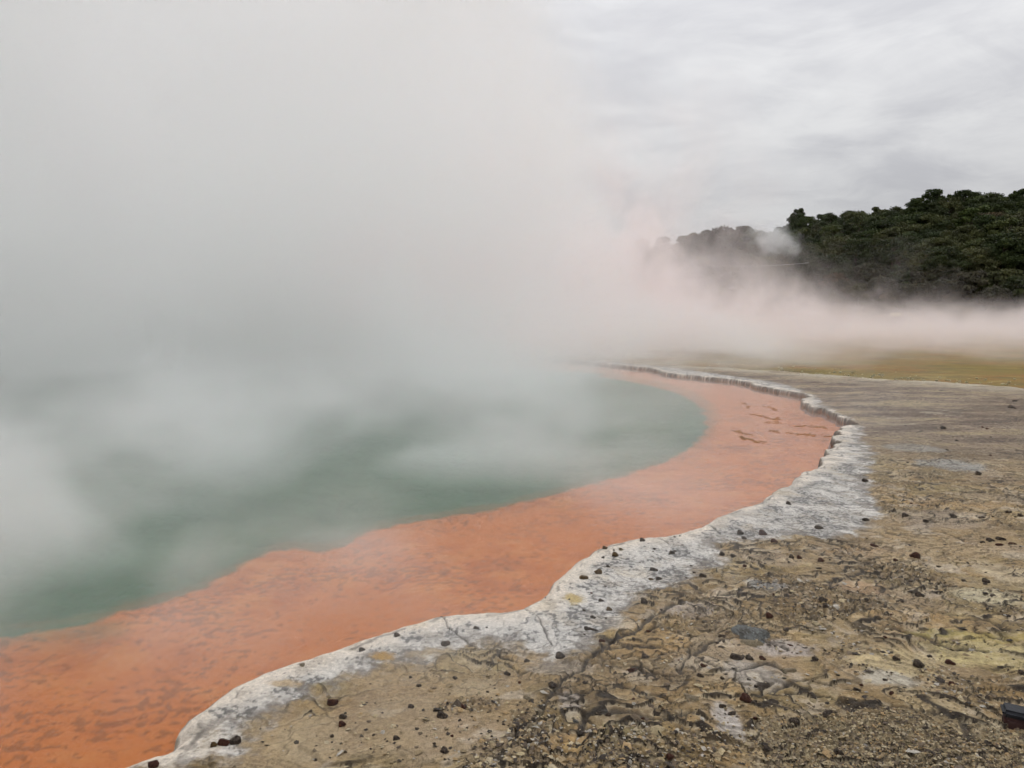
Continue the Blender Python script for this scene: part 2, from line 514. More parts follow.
    c = mixc(c, C(0.37, 0.31, 0.215), sst(-0.05, 0.4, q1 + 0.5 * q3))
    c = mixc(c, C(0.31, 0.265, 0.235), sst(0.05, 0.4, q5 + 0.3 * q2) * 0.8)          # lilac-grey
    c = mixc(c, C(0.30, 0.185, 0.075), sst(0.12, 0.42, q2 + 0.25 * q3) * 0.6 * (1 - far))   # ochre
    c = mixc(c, C(0.14, 0.10, 0.06), sst(0.10, 0.5, -q1 + 0.7 * q3) * 0.65)          # brown
    c = mixc(c, C(0.24, 0.225, 0.10), sst(0.15, 0.4, -q5 + 0.4 * q2) * 0.45)          # olive
    # far flat: grey brown with streaks
    fx = fbm(x * 0.5, y * 1.6, 107, 5, 0.65)
    fc = mixc(np.broadcast_to(C(0.215, 0.175, 0.145), n + (3,)), C(0.105, 0.078, 0.068), sst(-0.12, 0.24, fx))
    fc = mixc(fc, C(0.30, 0.26, 0.175), sst(0.05, 0.4, -fx + 0.3 * q2) * 0.8)
    fc = mixc(fc, C(0.085, 0.065, 0.052), sst(0.22, 0.36, fbm(x * 2.2, y * 3.2, 112, 5, 0.65)) * 0.85)
    fc = mixc(fc, C(0.36, 0.34, 0.31), sst(0.24, 0.42, fbm(x * 1.1 + 40, y * 2.6, 113, 5, 0.65)) * 0.7)
    c = mixc(c, fc, far)
    pale_bank = bank * sst(10, 13, r)
    plate = np.stack([np.interp(pid_, [0, 0.25, 0.45, 0.6, 0.8, 1.0], v) for v in ((0.38, 0.25, 0.40, 0.28, 0.36, 0.20), (0.30, 0.185, 0.35, 0.24, 0.26, 0.155), (0.185, 0.10, 0.28, 0.14, 0.14, 0.095))], -1).astype(np.float32)
    c = mixc(c, plate, 0.5 * (1 - far) * (1 - 0.6 * smooth))
    c = mixc(c, C(0.40, 0.325, 0.24), smooth * 0.35)
    c = mixc(c, C(0.22, 0.165, 0.115), smooth * sst(0.0, 0.3, q3 + 0.6 * q2) * 0.6)
    c = mixc(c, C(0.44, 0.40, 0.36), sst(0.16, 0.3, fbm(x * 2.8 + 11, y * 3.6, 118, 5, 0.6)) * 0.75 * (1 - far))
    c = mixc(c, C(0.15, 0.115, 0.08), sst(0.0, 0.35, fbm(x * 1.1 + 80, y * 1.6, 116, 4, 0.6) - 0.1 + 0.3 * q3) * 0.6 * (1 - far) * (1 - smooth))
    c = c * C(1.02, 0.93, 0.76)
    # patches read off the place
    for (px, py, rx, ry, colr, a, s) in (
            (985, 656, 62, 16, (0.47, 0.385, 0.185), 0.85, 1), (935, 637, 32, 5, (0.27, 0.235, 0.06), 0.6, 2), (1000, 640, 50, 5, (0.38, 0.30, 0.09), 0.6, 12),
            (892, 664, 42, 17, (0.47, 0.37, 0.20), 0.9, 3), (888, 680, 30, 9, (0.47, 0.43, 0.35), 0.85, 4), (985, 598, 34, 11, (0.50, 0.44, 0.29), 0.8, 5), (1010, 575, 30, 14, (0.42, 0.34, 0.22), 0.8, 13),
            (752, 676, 30, 15, (0.42, 0.38, 0.33), 0.8, 6), (728, 722, 14, 20, (0.50, 0.46, 0.42), 0.85, 7), (784, 650, 34, 9, (0.42, 0.37, 0.33), 0.8, 8), (1010, 742, 24, 16, (0.46, 0.39, 0.26), 0.9, 14),
            (768, 586, 22, 6, (0.40, 0.41, 0.40), 0.8, 9), (955, 466, 34, 6, (0.29, 0.285, 0.26), 0.9, 10), (912, 448, 28, 5, (0.27, 0.255, 0.225), 0.8, 11),
            (570, 706, 12, 14, (0.42, 0.37, 0.32), 0.8, 15), (690, 610, 26, 8, (0.44, 0.38, 0.32), 0.8, 16), (400, 720, 60, 30, (0.33, 0.255, 0.16), 0.5, 17), (310, 740, 40, 26, (0.37, 0.29, 0.18), 0.6, 18),
            (860, 588, 24, 8, (0.36, 0.23, 0.14), 0.6, 19), (620, 736, 30, 12, (0.31, 0.26, 0.12), 0.6, 20), (560, 670, 36, 8, (0.36, 0.31, 0.25), 0.7, 21), (770, 560, 30, 7, (0.36, 0.28, 0.19), 0.7, 22),
            (480, 690, 30, 9, (0.38, 0.30, 0.19), 0.7, 23), (940, 520, 40, 10, (0.27, 0.22, 0.17), 0.6, 24)):
        c = mixc(c, C(*colr), a * blob(x, y, px, py, rx, ry, s))
    c = mixc(c, C(0.11, 0.082, 0.055), rub * 0.45 * sst(-0.2, 0.3, q3 + 0.1))
    gcol = mixc(np.broadcast_to(C(0.20, 0.15, 0.085), n + (3,)), C(0.33, 0.27, 0.16), id2)
    c = mixc(c, gcol, grav * 0.9)
    c = mixc(c, C(0.42, 0.345, 0.235), sst(0.12, 0.4, q3 + 0.5 * q4) * 0.4 * rough_zone)
    c = mixc(c, C(0.10, 0.078, 0.055), sst(0.10, 0.42, -q3 + 0.6 * q4 - 0.3 * q2) * 0.42 * rough_zone)
    c = c * (1 + 0.55 * (id1 - 0.5) * rub)[..., None] * (1 + 0.3 * q4 * rough_zone + 0.12 * q3)[..., None]
    c = mixc(c, C(0.46, 0.39, 0.27), lip * 0.5 * rough_zone)  # pale highlight painted along the upper edges of the plates
    # grime plus crevice shade painted into joints and under broken edges
    dirt_shade = np.clip(np.maximum(ledge * 1.0, ledge2 * 0.85) * rough_zone * (1 - 0.3 * far), 0, 1)
    dirt_shade = np.maximum(dirt_shade, (1 - sst(0.0, 0.10, e1)) * rub * 0.6)
    dirt_shade = np.maximum(dirt_shade, joint * (1 - rim) * (1 - 0.5 * smooth) * 0.95)
    # each broken plate has a tint of its own
    pid = _h(np.floor(fld).astype(np.int32), np.floor(fld2 * 0.5).astype(np.int32), 7) - 0.5
    c = c * (1 + 0.34 * pid * rough_zone)[..., None]
    c = mixc(c, C(0.04, 0.03, 0.021), dirt_shade * sst(-0.55, 0.0, q4 + 0.2))
    # rim band: white sinter, grey lichen specks
    w = np.broadcast_to(C(0.66, 0.585, 0.49), n + (3,)).copy()
    w = mixc(w, C(0.55, 0.54, 0.515), sst(0.05, 0.3, d) * 0.7)
    w = mixc(w, C(0.36, 0.335, 0.30), sst(3.8, 6.5, r) * 0.65 * sst(-0.4, 0.15, q3 + q2))
    w = mixc(w, C(0.56, 0.45, 0.29), sst(0.15, 0.4, q2 + 0.2 * q1) * 0.35)
    dn = 1 - sst(0.03, 0.22, d)
    cl = fbm(x * 4.5, y * 4.5, 109, 5, 0.65); sp1 = fbm(x * 34, y * 34, 108, 3, 0.65)
    cover = sst(-0.20, 0.34, cl + 0.35 * q2 - 0.42 * dn + 0.0)          # where lichen has taken hold
    w = mixc(w, C(0.33, 0.325, 0.31), cover * 0.6)
    w = mixc(w, C(0.085, 0.083, 0.08), sst(0.02, 0.22, sp1 + 0.42 * cover - 0.22) * 0.8 * sst(0.0, 0.35, cover))
    w = mixc(w, C(0.30, 0.25, 0.19), sst(0.1, 0.35, q3 - 0.3 * cl) * 0.4)
    w = mixc(w, C(0.10, 0.095, 0.09), sst(0.30, 0.42, sp1 + 0.25 * q3) * 0.6)
    inner = 1 - sst(0.0, 0.22, dr)
    w = mixc(w, C(0.17, 0.15, 0.13), inner * sst(-0.25, 0.15, q3 + 0.6 * q4 + 0.3 * q2) * 0.85)
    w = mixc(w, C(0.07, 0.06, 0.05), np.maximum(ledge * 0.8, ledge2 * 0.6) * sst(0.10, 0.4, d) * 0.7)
    w = mixc(w, C(0.25, 0.22, 0.19), sst(0.05, 0.3, q5 - 0.1 + 0.4 * q3) * 0.5 * sst(0.25, 0.6, d))
    w = mixc(w, C(0.43, 0.32, 0.13), 0.95 * blob(x, y, 574, 603, 11, 5, 31, 0.5, 0.4))
    w = mixc(w, C(0.36, 0.22, 0.07), 0.95 * blob(x, y, 384, 661, 14, 4, 32, 0.5, 0.4))
    w = mixc(w, C(0.42, 0.30, 0.16), 0.8 * blob(x, y, 284, 689, 18, 4, 33, 0.5, 0.4))
    c = mixc(c, w, rim)
    c = mixc(c, C(0.43, 0.38, 0.28), pale_bank * 0.85 * (1 - rim) * sst(-0.5, 0.1, q1 + fx * 1.2))
    c = mixc(c, C(0.05, 0.042, 0.035), cm * np.where(rim > 0.5, 0.75, 0.85))
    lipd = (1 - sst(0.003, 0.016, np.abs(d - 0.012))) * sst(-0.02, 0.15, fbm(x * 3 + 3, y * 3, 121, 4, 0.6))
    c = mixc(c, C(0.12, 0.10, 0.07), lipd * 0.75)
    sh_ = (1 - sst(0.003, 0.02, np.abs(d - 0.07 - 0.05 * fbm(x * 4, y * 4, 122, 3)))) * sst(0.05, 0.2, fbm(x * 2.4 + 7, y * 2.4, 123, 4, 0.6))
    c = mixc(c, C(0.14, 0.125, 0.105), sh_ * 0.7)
    # wet, pool-stained foot of the lip; undercut shadow painted dark on its wall
    zw = z - WZ
    wet = 1 - sst(0.0, 0.03, zw)
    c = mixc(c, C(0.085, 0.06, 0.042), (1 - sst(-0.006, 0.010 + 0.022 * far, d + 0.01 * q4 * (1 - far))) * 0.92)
    c = mixc(c, C(0.40, 0.15, 0.06), (1 - sst(-0.10, -0.05, zw)))
    ob = 1 - sst(-0.2, 0.15, db)
    c = mixc(c, C(0.24, 0.18, 0.05), ob * 0.8)
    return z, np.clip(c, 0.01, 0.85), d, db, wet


def polar(r0, r1, dlog, a0, a1, da):
    rr = np.exp(np.arange(math.log(r0), math.log(r1) + dlog, dlog)); aa = np.radians(np.arange(a0, a1 + da, da))
    R, A = np.meshgrid(rr, aa, indexing='ij')
    return (R * np.sin(A)).astype(np.float32), (R * np.cos(A)).astype(np.float32), R.shape


QUAL = 1.15
X, Y, sh = polar(1.35, 31, 0.0028 / QUAL, -62, 56, 0.085 / QUAL)
from concurrent.futures import ThreadPoolExecutor
xf_, yf_ = X.ravel(), Y.ravel()
D = shore_d(xf_, yf_); DB = sd_back(xf_, yf_)
keep = (D > -0.16) & (DB > -0.9)
F = grid_faces(sh[0], sh[1], keep.reshape(sh), True)
V = np.stack([xf_, yf_, xf_ * 0], -1)
V, F, _ = compact(V, F, {})
with ThreadPoolExecutor(4) as ex:
    parts = list(ex.map(lambda k: terrain(V[k:k + 40000, 0].copy(), V[k:k + 40000, 1].copy()), range(0, len(V), 40000)))
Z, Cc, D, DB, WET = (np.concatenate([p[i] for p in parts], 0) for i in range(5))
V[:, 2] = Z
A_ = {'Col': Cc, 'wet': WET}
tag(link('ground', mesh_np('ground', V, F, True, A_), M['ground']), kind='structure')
print('ground verts', len(V))

# ------------------------------------------------------------------ pool bed and water
X, Y, sh = polar(1.35, 55, 0.0045, -76, 42, 0.13)
D = sd_pool(X, Y); DD = sd_deep(X, Y) + 0.13 * fbm(X * 2.1, Y * 2.1, 201, 4, 0.6) + 0.03 * fbm(X * 8, Y * 8, 203, 3)
b1 = fbm(X * 3.2, Y * 4.0, 210, 5, 0.6); b2 = fbm(X * 11, Y * 15, 211, 4, 0.65); b3 = fbm(X * 0.9, Y * 0.9, 212, 3)
Zb = WZ - 0.085 + 0.022 * b1 + 0.010 * b2 - 0.10 * (1 - sst(-0.8, -0.1, DD)) - 0.02 * sst(0, 1, -D)


def C3(*c): return np.array(c, np.float32)


def mx(a, b, t): return a + (b - a) * t[..., None]


cb = np.broadcast_to(C3(0.60, 0.21, 0.055), X.shape + (3,)).copy()
cb = mx(cb, C3(0.66, 0.30, 0.10), sst(0.0, 0.5, b1 + 0.4 * b3) * 0.6)
cb = mx(cb, C3(0.40, 0.115, 0.035), sst(0.0, 0.4, -b1 + 0.4 * b3) * 0.5)
sc = sst(0.10, 0.30, fbm(X * 14 + 3, Y * 22, 215, 4, 0.65) + 0.5 * fbm(X * 1.5, Y * 1.5, 216, 3))
cb = mx(cb, C3(0.15, 0.06, 0.03), sc * 0.62)
gn = sst(-0.35, 0.35, fbm(X * 0.5, Y * 0.7, 220, 4, 0.55))
gcol = C3(0.030, 0.125, 0.068) + (C3(0.07, 0.18, 0.105) - C3(0.030, 0.125, 0.068)) * gn[..., None]
cb = cb + (gcol - cb) * (1 - sst(-0.05 - 0.006 * np.hypot(X, Y), 0.0, DD))[..., None]
V = np.stack([X, Y, Zb], -1).reshape(-1, 3)
F = grid_faces(sh[0], sh[1], D < 0.12, True)
V, F, A_ = compact(V, F, {'Col': cb.reshape(-1, 3)})
tag(link('pool_bed', mesh_np('pool_bed', V, F, True, A_), M['bed']), kind='structure')

X2, Y2, sh2 = polar(1.2, 60, 0.007, -78, 46, 0.2)
D2 = sd_pool(X2, Y2); DD2 = sd_deep(X2, Y2) + 0.13 * fbm(X2 * 2.1, Y2 * 2.1, 201, 4, 0.6) + 0.03 * fbm(X2 * 8, Y2 * 8, 203, 3)
deep = 1 - sst(0.04, 0.22, DD2)
R2 = np.hypot(X2, Y2)
deep = np.where((R2 > 34), 1.0, deep)
V = np.stack([X2, Y2, np.full_like(X2, WZ)], -1).reshape(-1, 3)
farin = inside(X2, Y2, pool_poly)
F = grid_faces(sh2[0], sh2[1], np.where(R2 > 28, farin, D2 < 0.02), True)
V, F, A_ = compact(V, F, {'deep': deep.ravel()})
tag(link('pool_water', mesh_np('pool_water', V, F, True, A_), M['water']), kind='structure')

# shallow yellow basin beyond the terrace, reaching the foot of the wood
xs = np.linspace(-90, 190, 141); ys = np.linspace(6, 112, 107)
XX, YY = np.meshgrid(xs, ys, indexing='ij')
V = np.stack([XX, YY, np.full_like(XX, WZ2)], -1).reshape(-1, 3)
okb = SDF(back_poly, -95, 195, -5, 115, 0.5)(XX.astype(np.float32), YY.astype(np.float32)) < 1.2
F = grid_faces(141, 107, okb)
V, F, _ = compact(V, F, {})
tag(link('basin_water', mesh_np('basin_water', V, F, True), M['basin']), kind='structure')

# ------------------------------------------------------------------ hillside and far land
def crest(az):
    """height angle (tangent) of the wooded skyline by bearing"""
    px = 512 + FPX * math.tan(az)
    t = np.interp(px, [300, 560, 660, 700, 760, 778, 792, 830, 880, 930, 1024, 1150, 1400], [300, 275, 250, 241, 237, 233, 227, 219, 210, 204, 194, 184, 180])
    return (312 - t) / math.hypot(FPX, px - 512)


TREE_H = 6.0


def hill_z(x, y):
    """hill under the wood; toe about 105 m off, crest about 190 m off"""
    r = math.hypot(x, y); az = math.atan2(x, y)
    top = crest(az) * 178 + CH - TREE_H * 0.75
    if top < 1.0: top = 1.0
    t = min(max((r - 100) / 78, 0), 1)
    h = top * (t ** 0.8) if t > 0 else 0
    if r > 178: h = top * (1 - 0.25 * min((r - 178) / 200, 1))
    return WZ2 + 0.1 + h


rr = np.concatenate([np.linspace(92, 200, 55), np.linspace(220, 900, 12), [1500, 2500, 4000]]); aa = np.radians(np.linspace(-80, 80, 161))
V = []
for r_ in rr:
    for a in aa:
        x = r_ * math.sin(a); y = r_ * math.cos(a)
        z = hill_z(x, y) + 0.6 * math.sin(x * 0.13 + 1) * math.sin(y * 0.11) * min(1, max(0, (r_ - 108) / 20))
        if r_ > 400: z = max(z * (1 - (r_ - 400) / 4000), 0)
        V.append((x, y, z))
m_hill = mat_plain('hill_floor', (0.045, 0.042, 0.025, 1), (0.09, 0.07, 0.045, 1), 0.6, 0.95, 0.1)
tag(link('hillside', mesh_np('hillside', V, grid_faces(len(rr), len(aa), None, True)), m_hill), kind='structure')
# wide low land all round, under everything
S = 4200
tag(link('plain', mesh_np('plain', [(-S, -S, -1.9), (S, -S, -1.9), (S, S, -1.9), (-S, S, -1.9)], [(0, 1, 2, 3)], False), mat_plain('plain_earth', (0.16, 0.13, 0.09, 1), (0.22, 0.18, 0.12, 1), 0.2, 0.95)), kind='structure')
# terrace continuing behind and beside the camera, coarse
xs = np.arange(-78, 60, 0.5); ys = np.arange(-30, 70, 0.5)
XX, YY = np.meshgrid(xs, ys, indexing='ij')
RR = np.hypot(XX, YY); AZ = np.degrees(np.arctan2(XX, YY))
fine = (RR > 1.6) & (RR < 30.5) & (AZ > -60) & (AZ < 54.5)
sdc = SDF(pool_poly, -80, 65, -32, 72, 0.5)(XX.astype(np.float32), YY.astype(np.float32)); sdb = SDF(back_poly, -80, 65, -32, 72, 0.5)(XX.astype(np.float32), YY.astype(np.float32))
okc = (~fine) & (sdc > 0.4) & (sdb > 0.6)
zc = 0.02 * fbm(XX * 0.5, YY * 0.5, 93, 2) - 0.012
F = grid_faces(len(xs), len(ys)); k = okc.ravel(); F = F[k[F].all(1)]
V = np.stack([XX, YY, zc], -1).reshape(-1, 3)
V, F, _ = compact(V, F, {})
tag(link('terrace', mesh_np('terrace', V, F), mat_plain('terrace_crust', (0.20, 0.155, 0.10, 1), (0.32, 0.26, 0.18, 1), 1.3, 0.9)), kind='structure')

# ------------------------------------------------------------------ trees
leafm = {
    'dark': mat_leaf('leaf_dark', (0.021, 0.033, 0.008, 1), (0.032, 0.044, 0.010, 1), (0.030, 0.036, 0.011, 1)),
    'mid': mat_leaf('leaf_mid', (0.036, 0.052, 0.011, 1), (0.052, 0.064, 0.014, 1), (0.048, 0.048, 0.016, 1)),
    'olive': mat_leaf('leaf_olive', (0.050, 0.060, 0.018, 1), (0.070, 0.074, 0.024, 1), (0.060, 0.058, 0.025, 1)),
    'rust': mat_leaf('leaf_rust', (0.10, 0.058, 0.028, 1), (0.085, 0.062, 0.03, 1), (0.07, 0.06, 0.03, 1)),
    'grey': mat_leaf('leaf_grey', (0.042, 0.044, 0.024, 1), (0.062, 0.058, 0.034, 1), (0.060, 0.052, 0.032, 1)),
}
m_bark = mat_plain('bark', (0.07, 0.055, 0.045, 1), (0.14, 0.12, 0.10, 1), 3, 0.95, 0.1, (1, 1, 0.3))


def tube(V, F, a, b, ra, rb, n=6):
    a = np.array(a, float); b = np.array(b, float); ax = b - a; L = np.linalg.norm(ax) + 1e-9; ax /= L
    u = np.cross(ax, (0, 0, 1.0) if abs(ax[2]) < 0.9 else (1.0, 0, 0)); u /= np.linalg.norm(u); v = np.cross(ax, u)
    s = len(V)
    for p, r in ((a, ra), (b, rb)):
        for k in range(n):
            t = 2 * PI * k / n
            V.append(p + r * (math.cos(t) * u + math.sin(t) * v))
    for k in range(n):
        F.append((s + k, s + (k + 1) % n, s + n + (k + 1) % n, s + n + k))


def tree_mesh(seed, H, W, clumps, leaf, nleaf, flat=0.5, bare=0.25):
    r = np.random.default_rng(seed)
    TV, TF = [], []
    p = np.array([0, 0, -1.2]); top = H * 0.8
    pts = [p]
    for i in range(5):
        p = np.array([r.normal(0, W * 0.03) * i, r.normal(0, W * 0.03) * i, top * (i + 1) / 5]); pts.append(p)
    R0 = 0.035 * H
    for i in range(5):
        tube(TV, TF, pts[i], pts[i + 1], R0 * (1 - i / 5.6), R0 * (1 - (i + 1) / 5.6), 7)
    cl = []
    for i in range(clumps):
        t = r.uniform(bare, 1.0)
        prof = math.sqrt(max(0.02, 1 - ((t - 0.55) / 0.5) ** 2))
        a = r.uniform(0, 2 * PI); q = W / 2 * prof * math.sqrt(r.uniform(0.1, 1.0)) * 0.86
        c = np.array([q * math.cos(a), q * math.sin(a), t * H * 0.93]); s = W * r.uniform(0.07, 0.17)
        cl.append((c, s, r.uniform(0, 1)))
        j = int(min(4, max(1, (t * 0.75) * 5)))
        if i % 2 == 0: tube(TV, TF, pts[j], c - np.array([0, 0, s * 0.2]), R0 * 0.33, R0 * 0.08, 4)
    n = nleaf
    ci = r.integers(0, len(cl), n)
    C_ = np.array([c for c, _, _ in cl])[ci]; S_ = np.array([s for _, s, _ in cl])[ci]; T_ = np.array([t for _, _, t in cl])[ci]
    d = r.normal(size=(n, 3)); d /= np.linalg.norm(d, axis=1)[:, None]
    rad = S_ * (0.45 + 0.75 * r.random(n) ** 0.8)
    P = C_ + d * rad[:, None] * np.array([1, 1, flat]) + r.normal(size=(n, 3)) * 0.05
    u = r.normal(size=(n, 3)); u /= np.linalg.norm(u, axis=1)[:, None]
    w = d + 0.6 * r.normal(size=(n, 3)); v = np.cross(w, u); v /= np.linalg.norm(v, axis=1)[:, None]
    u = np.cross(v, w); u /= np.linalg.norm(u, axis=1)[:, None]
    L = leaf * (0.6 + 0.8 * r.random(n))[:, None]
    Vq = np.stack([P - u * L, P + v * L * 0.5, P + u * L, P - v * L * 0.5], 1).reshape(-1, 3)
    F = np.arange(4 * n).reshape(-1, 4)
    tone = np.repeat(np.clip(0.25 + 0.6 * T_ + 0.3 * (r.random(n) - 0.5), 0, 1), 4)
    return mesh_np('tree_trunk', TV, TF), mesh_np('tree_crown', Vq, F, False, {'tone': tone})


protos = {}
for nm, spec in {'round': (1, 6.5, 6.6, 60, 0.17, 13000, 0.6, 0.28), 'wide': (2, 5.8, 8.0, 70, 0.17, 14000, 0.5, 0.35), 'tall': (3, 8.2, 5.0, 55, 0.16, 12000, 0.65, 0.22),
                 'loose': (4, 7.0, 6.2, 24, 0.20, 6500, 0.5, 0.3), 'bush': (5, 3.6, 4.8, 22, 0.18, 6000, 0.6, 0.08), 'spiky': (6, 8.0, 3.6, 26, 0.18, 6500, 0.8, 0.2)}.items():
    protos[nm] = tree_mesh(*spec)
crown_meshes = {}


def crown_mesh(kind, tone):
    if (kind, tone) not in crown_meshes:
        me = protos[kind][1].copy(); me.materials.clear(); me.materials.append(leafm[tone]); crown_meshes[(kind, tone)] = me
    return crown_meshes[(kind, tone)]


for k in protos: protos[k][0].materials.append(m_bark)


def tree(kind, tone, x, y, s, label, group, name='tree', cat='tree', rot=None, sz=1.0):
    e = bpy.data.objects.new(name, None); col.objects.link(e); e.empty_display_size = 0.5
    e.location = (x, y, hill_z(x, y)); e.rotation_euler = (0, 0, random.uniform(0, 6.28) if rot is None else rot); e.scale = (s, s, s * sz)
    tag(e, label, cat, group)
    for nm, me in (('trunk', protos[kind][0]), ('crown', crown_mesh(kind, tone))):
        o = bpy.data.objects.new(nm, me); col.objects.link(o); o.parent = e
    return e


def at_bearing(px, r):
    az = math.atan((px - 512) / FPX)
    return r * math.sin(az), r * math.cos(az)


GW = 'trees of the wood on the hillside'
used_xy = []


def place(px, r, kind, tone, s, label, group=GW, name='tree', sz=1.0):
    x, y = at_bearing(px, r); used_xy.append((x, y, s * 2.4))
    return tree(kind, tone, x, y, s, label, group, name, sz=sz)


# the ones that stand out
place(793, 176, 'spiky', 'dark', 1.0, 'tall pointed dark tree where the hilltop wood drops to the left', name='tall_tree', sz=1.05)
place(803, 174, 'tall', 'mid', 0.8, 'mid green tree just right of the tall pointed tree on the skyline', name='tall_tree')
place(716, 142, 'round', 'grey', 1.25, 'big round hazy tree behind the steam at the left end of the wood', name='round_tree', sz=1.1)
place(752, 146, 'round', 'olive', 1.1, 'grey olive tree under the small white steam puff', name='round_tree', sz=1.1)
place(683, 150, 'loose', 'grey', 1.0, 'leftmost tree of the wood, almost lost in the steam')
place(665, 156, 'bush', 'grey', 1.0, 'low shrub left of the leftmost tree, faint in the steam', name='shrub')
place(985, 148, 'wide', 'rust', 0.75, 'rust brown crown among the green trees at the upper right of the wood', name='brownish_tree')
place(1012, 128, 'wide', 'rust', 0.7, 'brownish crown at the right edge of the photo halfway up the wood', name='brownish_tree')
place(935, 122, 'wide', 'olive', 0.85, 'bright olive flat-topped tree low in the middle of the wood', name='flat_topped_tree')
place(970, 120, 'wide', 'olive', 0.8, 'olive flat-topped tree low in the wood, right of the brightest one', name='flat_topped_tree')
place(868, 112, 'bush', 'grey', 1.15, 'bare brown thicket standing in the steam at the foot of the wood', name='shrub')
place(1003, 108, 'bush', 'olive', 1.0, 'yellow green bush at the waterside foot of the wood', name='shrub')
place(790, 120, 'wide', 'dark', 0.9, 'very dark spreading tree right of the overhead wire', name='dark_tree')

# the crest row, then the slope below it, then the thickets at the foot
k = 0
for px in np.arange(606, 1130, 8.5):
    px += random.uniform(-3, 3)
    r = 177 + random.uniform(-3, 4)
    x, y = at_bearing(px, r); s = random.uniform(0.60, 0.78) * (0.85 if px < 780 else 1)
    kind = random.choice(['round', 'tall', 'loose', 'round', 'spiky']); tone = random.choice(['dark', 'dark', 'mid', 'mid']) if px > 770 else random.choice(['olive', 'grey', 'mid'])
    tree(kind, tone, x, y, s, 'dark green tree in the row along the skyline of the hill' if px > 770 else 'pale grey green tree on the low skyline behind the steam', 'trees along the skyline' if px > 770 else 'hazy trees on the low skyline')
row = 0
for r in (170, 163, 156, 149, 142, 135, 128, 121, 115, 110, 105.5):
    row += 1
    step = 36 * 140 / r * (0.62 if r > 112 else 0.5)
    px = 600 + (row % 2) * step * 0.5
    while px < 1130:
        q = px + random.uniform(-0.3, 0.3) * step; rr_ = r + random.uniform(-2.6, 2.6); px += step
        x, y = at_bearing(q, rr_)
        if any((x - a) ** 2 + (y - b) ** 2 < c * c for a, b, c in used_xy): continue
        left = q < 800
        if r < 112:
            kind = 'bush'; tone = random.choice(['grey', 'grey', 'olive', 'dark', 'mid'] if q > 880 else ['grey', 'grey', 'rust', 'olive']); s = random.uniform(0.7, 1.0)
            lab, grp, nm, cat = 'brownish scrub bush along the water at the foot of the wood', 'scrub at the foot of the wood', 'shrub', 'shrub'
        elif left:
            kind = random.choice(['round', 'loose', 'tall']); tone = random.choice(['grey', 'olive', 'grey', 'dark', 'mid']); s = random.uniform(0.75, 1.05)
            lab, grp, nm, cat = 'grey green tree behind the steam at the left end of the wood', 'steamy trees at the left end of the wood', 'tree', 'tree'
        else:
            kind = random.choice(['round', 'wide', 'loose', 'wide', 'tall', 'round']); tone = random.choice(['dark', 'dark', 'dark', 'mid', 'mid', 'olive', 'dark']); s = random.uniform(0.6, 1.0)
            lab, grp, nm, cat = 'dense green tree in the middle of the wooded slope', GW, 'tree', 'tree'
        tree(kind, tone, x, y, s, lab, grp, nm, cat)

# ------------------------------------------------------------------ boardwalk at the foot of the wood, the wire
def box_vf(V, F, x0, x1, y0, y1, z0, z1):
    s = len(V)
    V += [(x0, y0, z0), (x1, y0, z0), (x1, y1, z0), (x0, y1, z0), (x0, y0, z1), (x1, y0, z1), (x1, y1, z1), (x0, y1, z1)]
    F += [(s, s + 3, s + 2, s + 1), (s + 4, s + 5, s + 6, s + 7), (s, s + 1, s + 5, s + 4), (s + 1, s + 2, s + 6, s + 5), (s + 2, s + 3, s + 7, s + 6), (s + 3, s, s + 4, s + 7)]


m_wood = mat_plain('grey_timber', (0.20, 0.17, 0.14, 1), (0.32, 0.28, 0.23, 1), 3, 0.9, 0.1)
bw = bpy.data.objects.new('boardwalk', None); col.objects.link(bw); bw.location = (22, 92, WZ2)
tag(bw, 'low grey timber boardwalk with handrail crossing at the foot of the wood', 'boardwalk')
V, F = [], []
L = 62
for i in range(int(L / 0.5)): box_vf(V, F, i * 0.5, i * 0.5 + 0.47, -0.6, 0.6, 0.50, 0.55)
link('deck', mesh_np('deck', V, F, False), m_wood, bw)
V, F = [], []
for sy in (-0.55, 0.55):
    box_vf(V, F, 0, L, sy - 0.03, sy + 0.03, 1.36, 1.44)
link('handrail', mesh_np('handrail', V, F, False), m_wood, bw)
V, F = [], []
for sy in (-0.552, 0.552):
    box_vf(V, F, 0, L, sy - 0.02, sy + 0.02, 0.92, 0.98)
link('middle_rail', mesh_np('middle_rail', V, F, False), m_wood, bw)
V, F = [], []
box_vf(V, F, -0.05, 0.05, -0.05, 0.05, -1.0, 1.35)
pm = mesh_np('post', V, F, False)
for i in range(32):
    for sy in (-0.58, 0.58):
        o = link('post', pm, None if pm.materials else m_wood, bw); o.location = (i * 2.0, sy, 0)
m_yel = mat_plain('pale_yellow_panel', (0.62, 0.58, 0.36, 1), (0.66, 0.62, 0.42, 1), 3, 0.5)
sg = bpy.data.objects.new('information_board', None); col.objects.link(sg)
sgx, sgy = at_bearing(888, 103); sg.location = (sgx, 90.6, WZ2)
tag(sg, 'small pale yellow board standing by the boardwalk below the trees', 'sign')
V, F = [], []; box_vf(V, F, -0.62, 0.62, -0.03, 0.03, 1.3, 1.72); link('panel', mesh_np('panel', V, F, False), m_yel, sg)
V, F = [], []; box_vf(V, F, -0.05, 0.05, 0.032, 0.11, -1.0, 1.6); pp = mesh_np('post', V, F, False)
for dx in (-0.5, 0.5):
    o = link('post', pp, None if pp.materials else m_wood, sg); o.location.x = dx
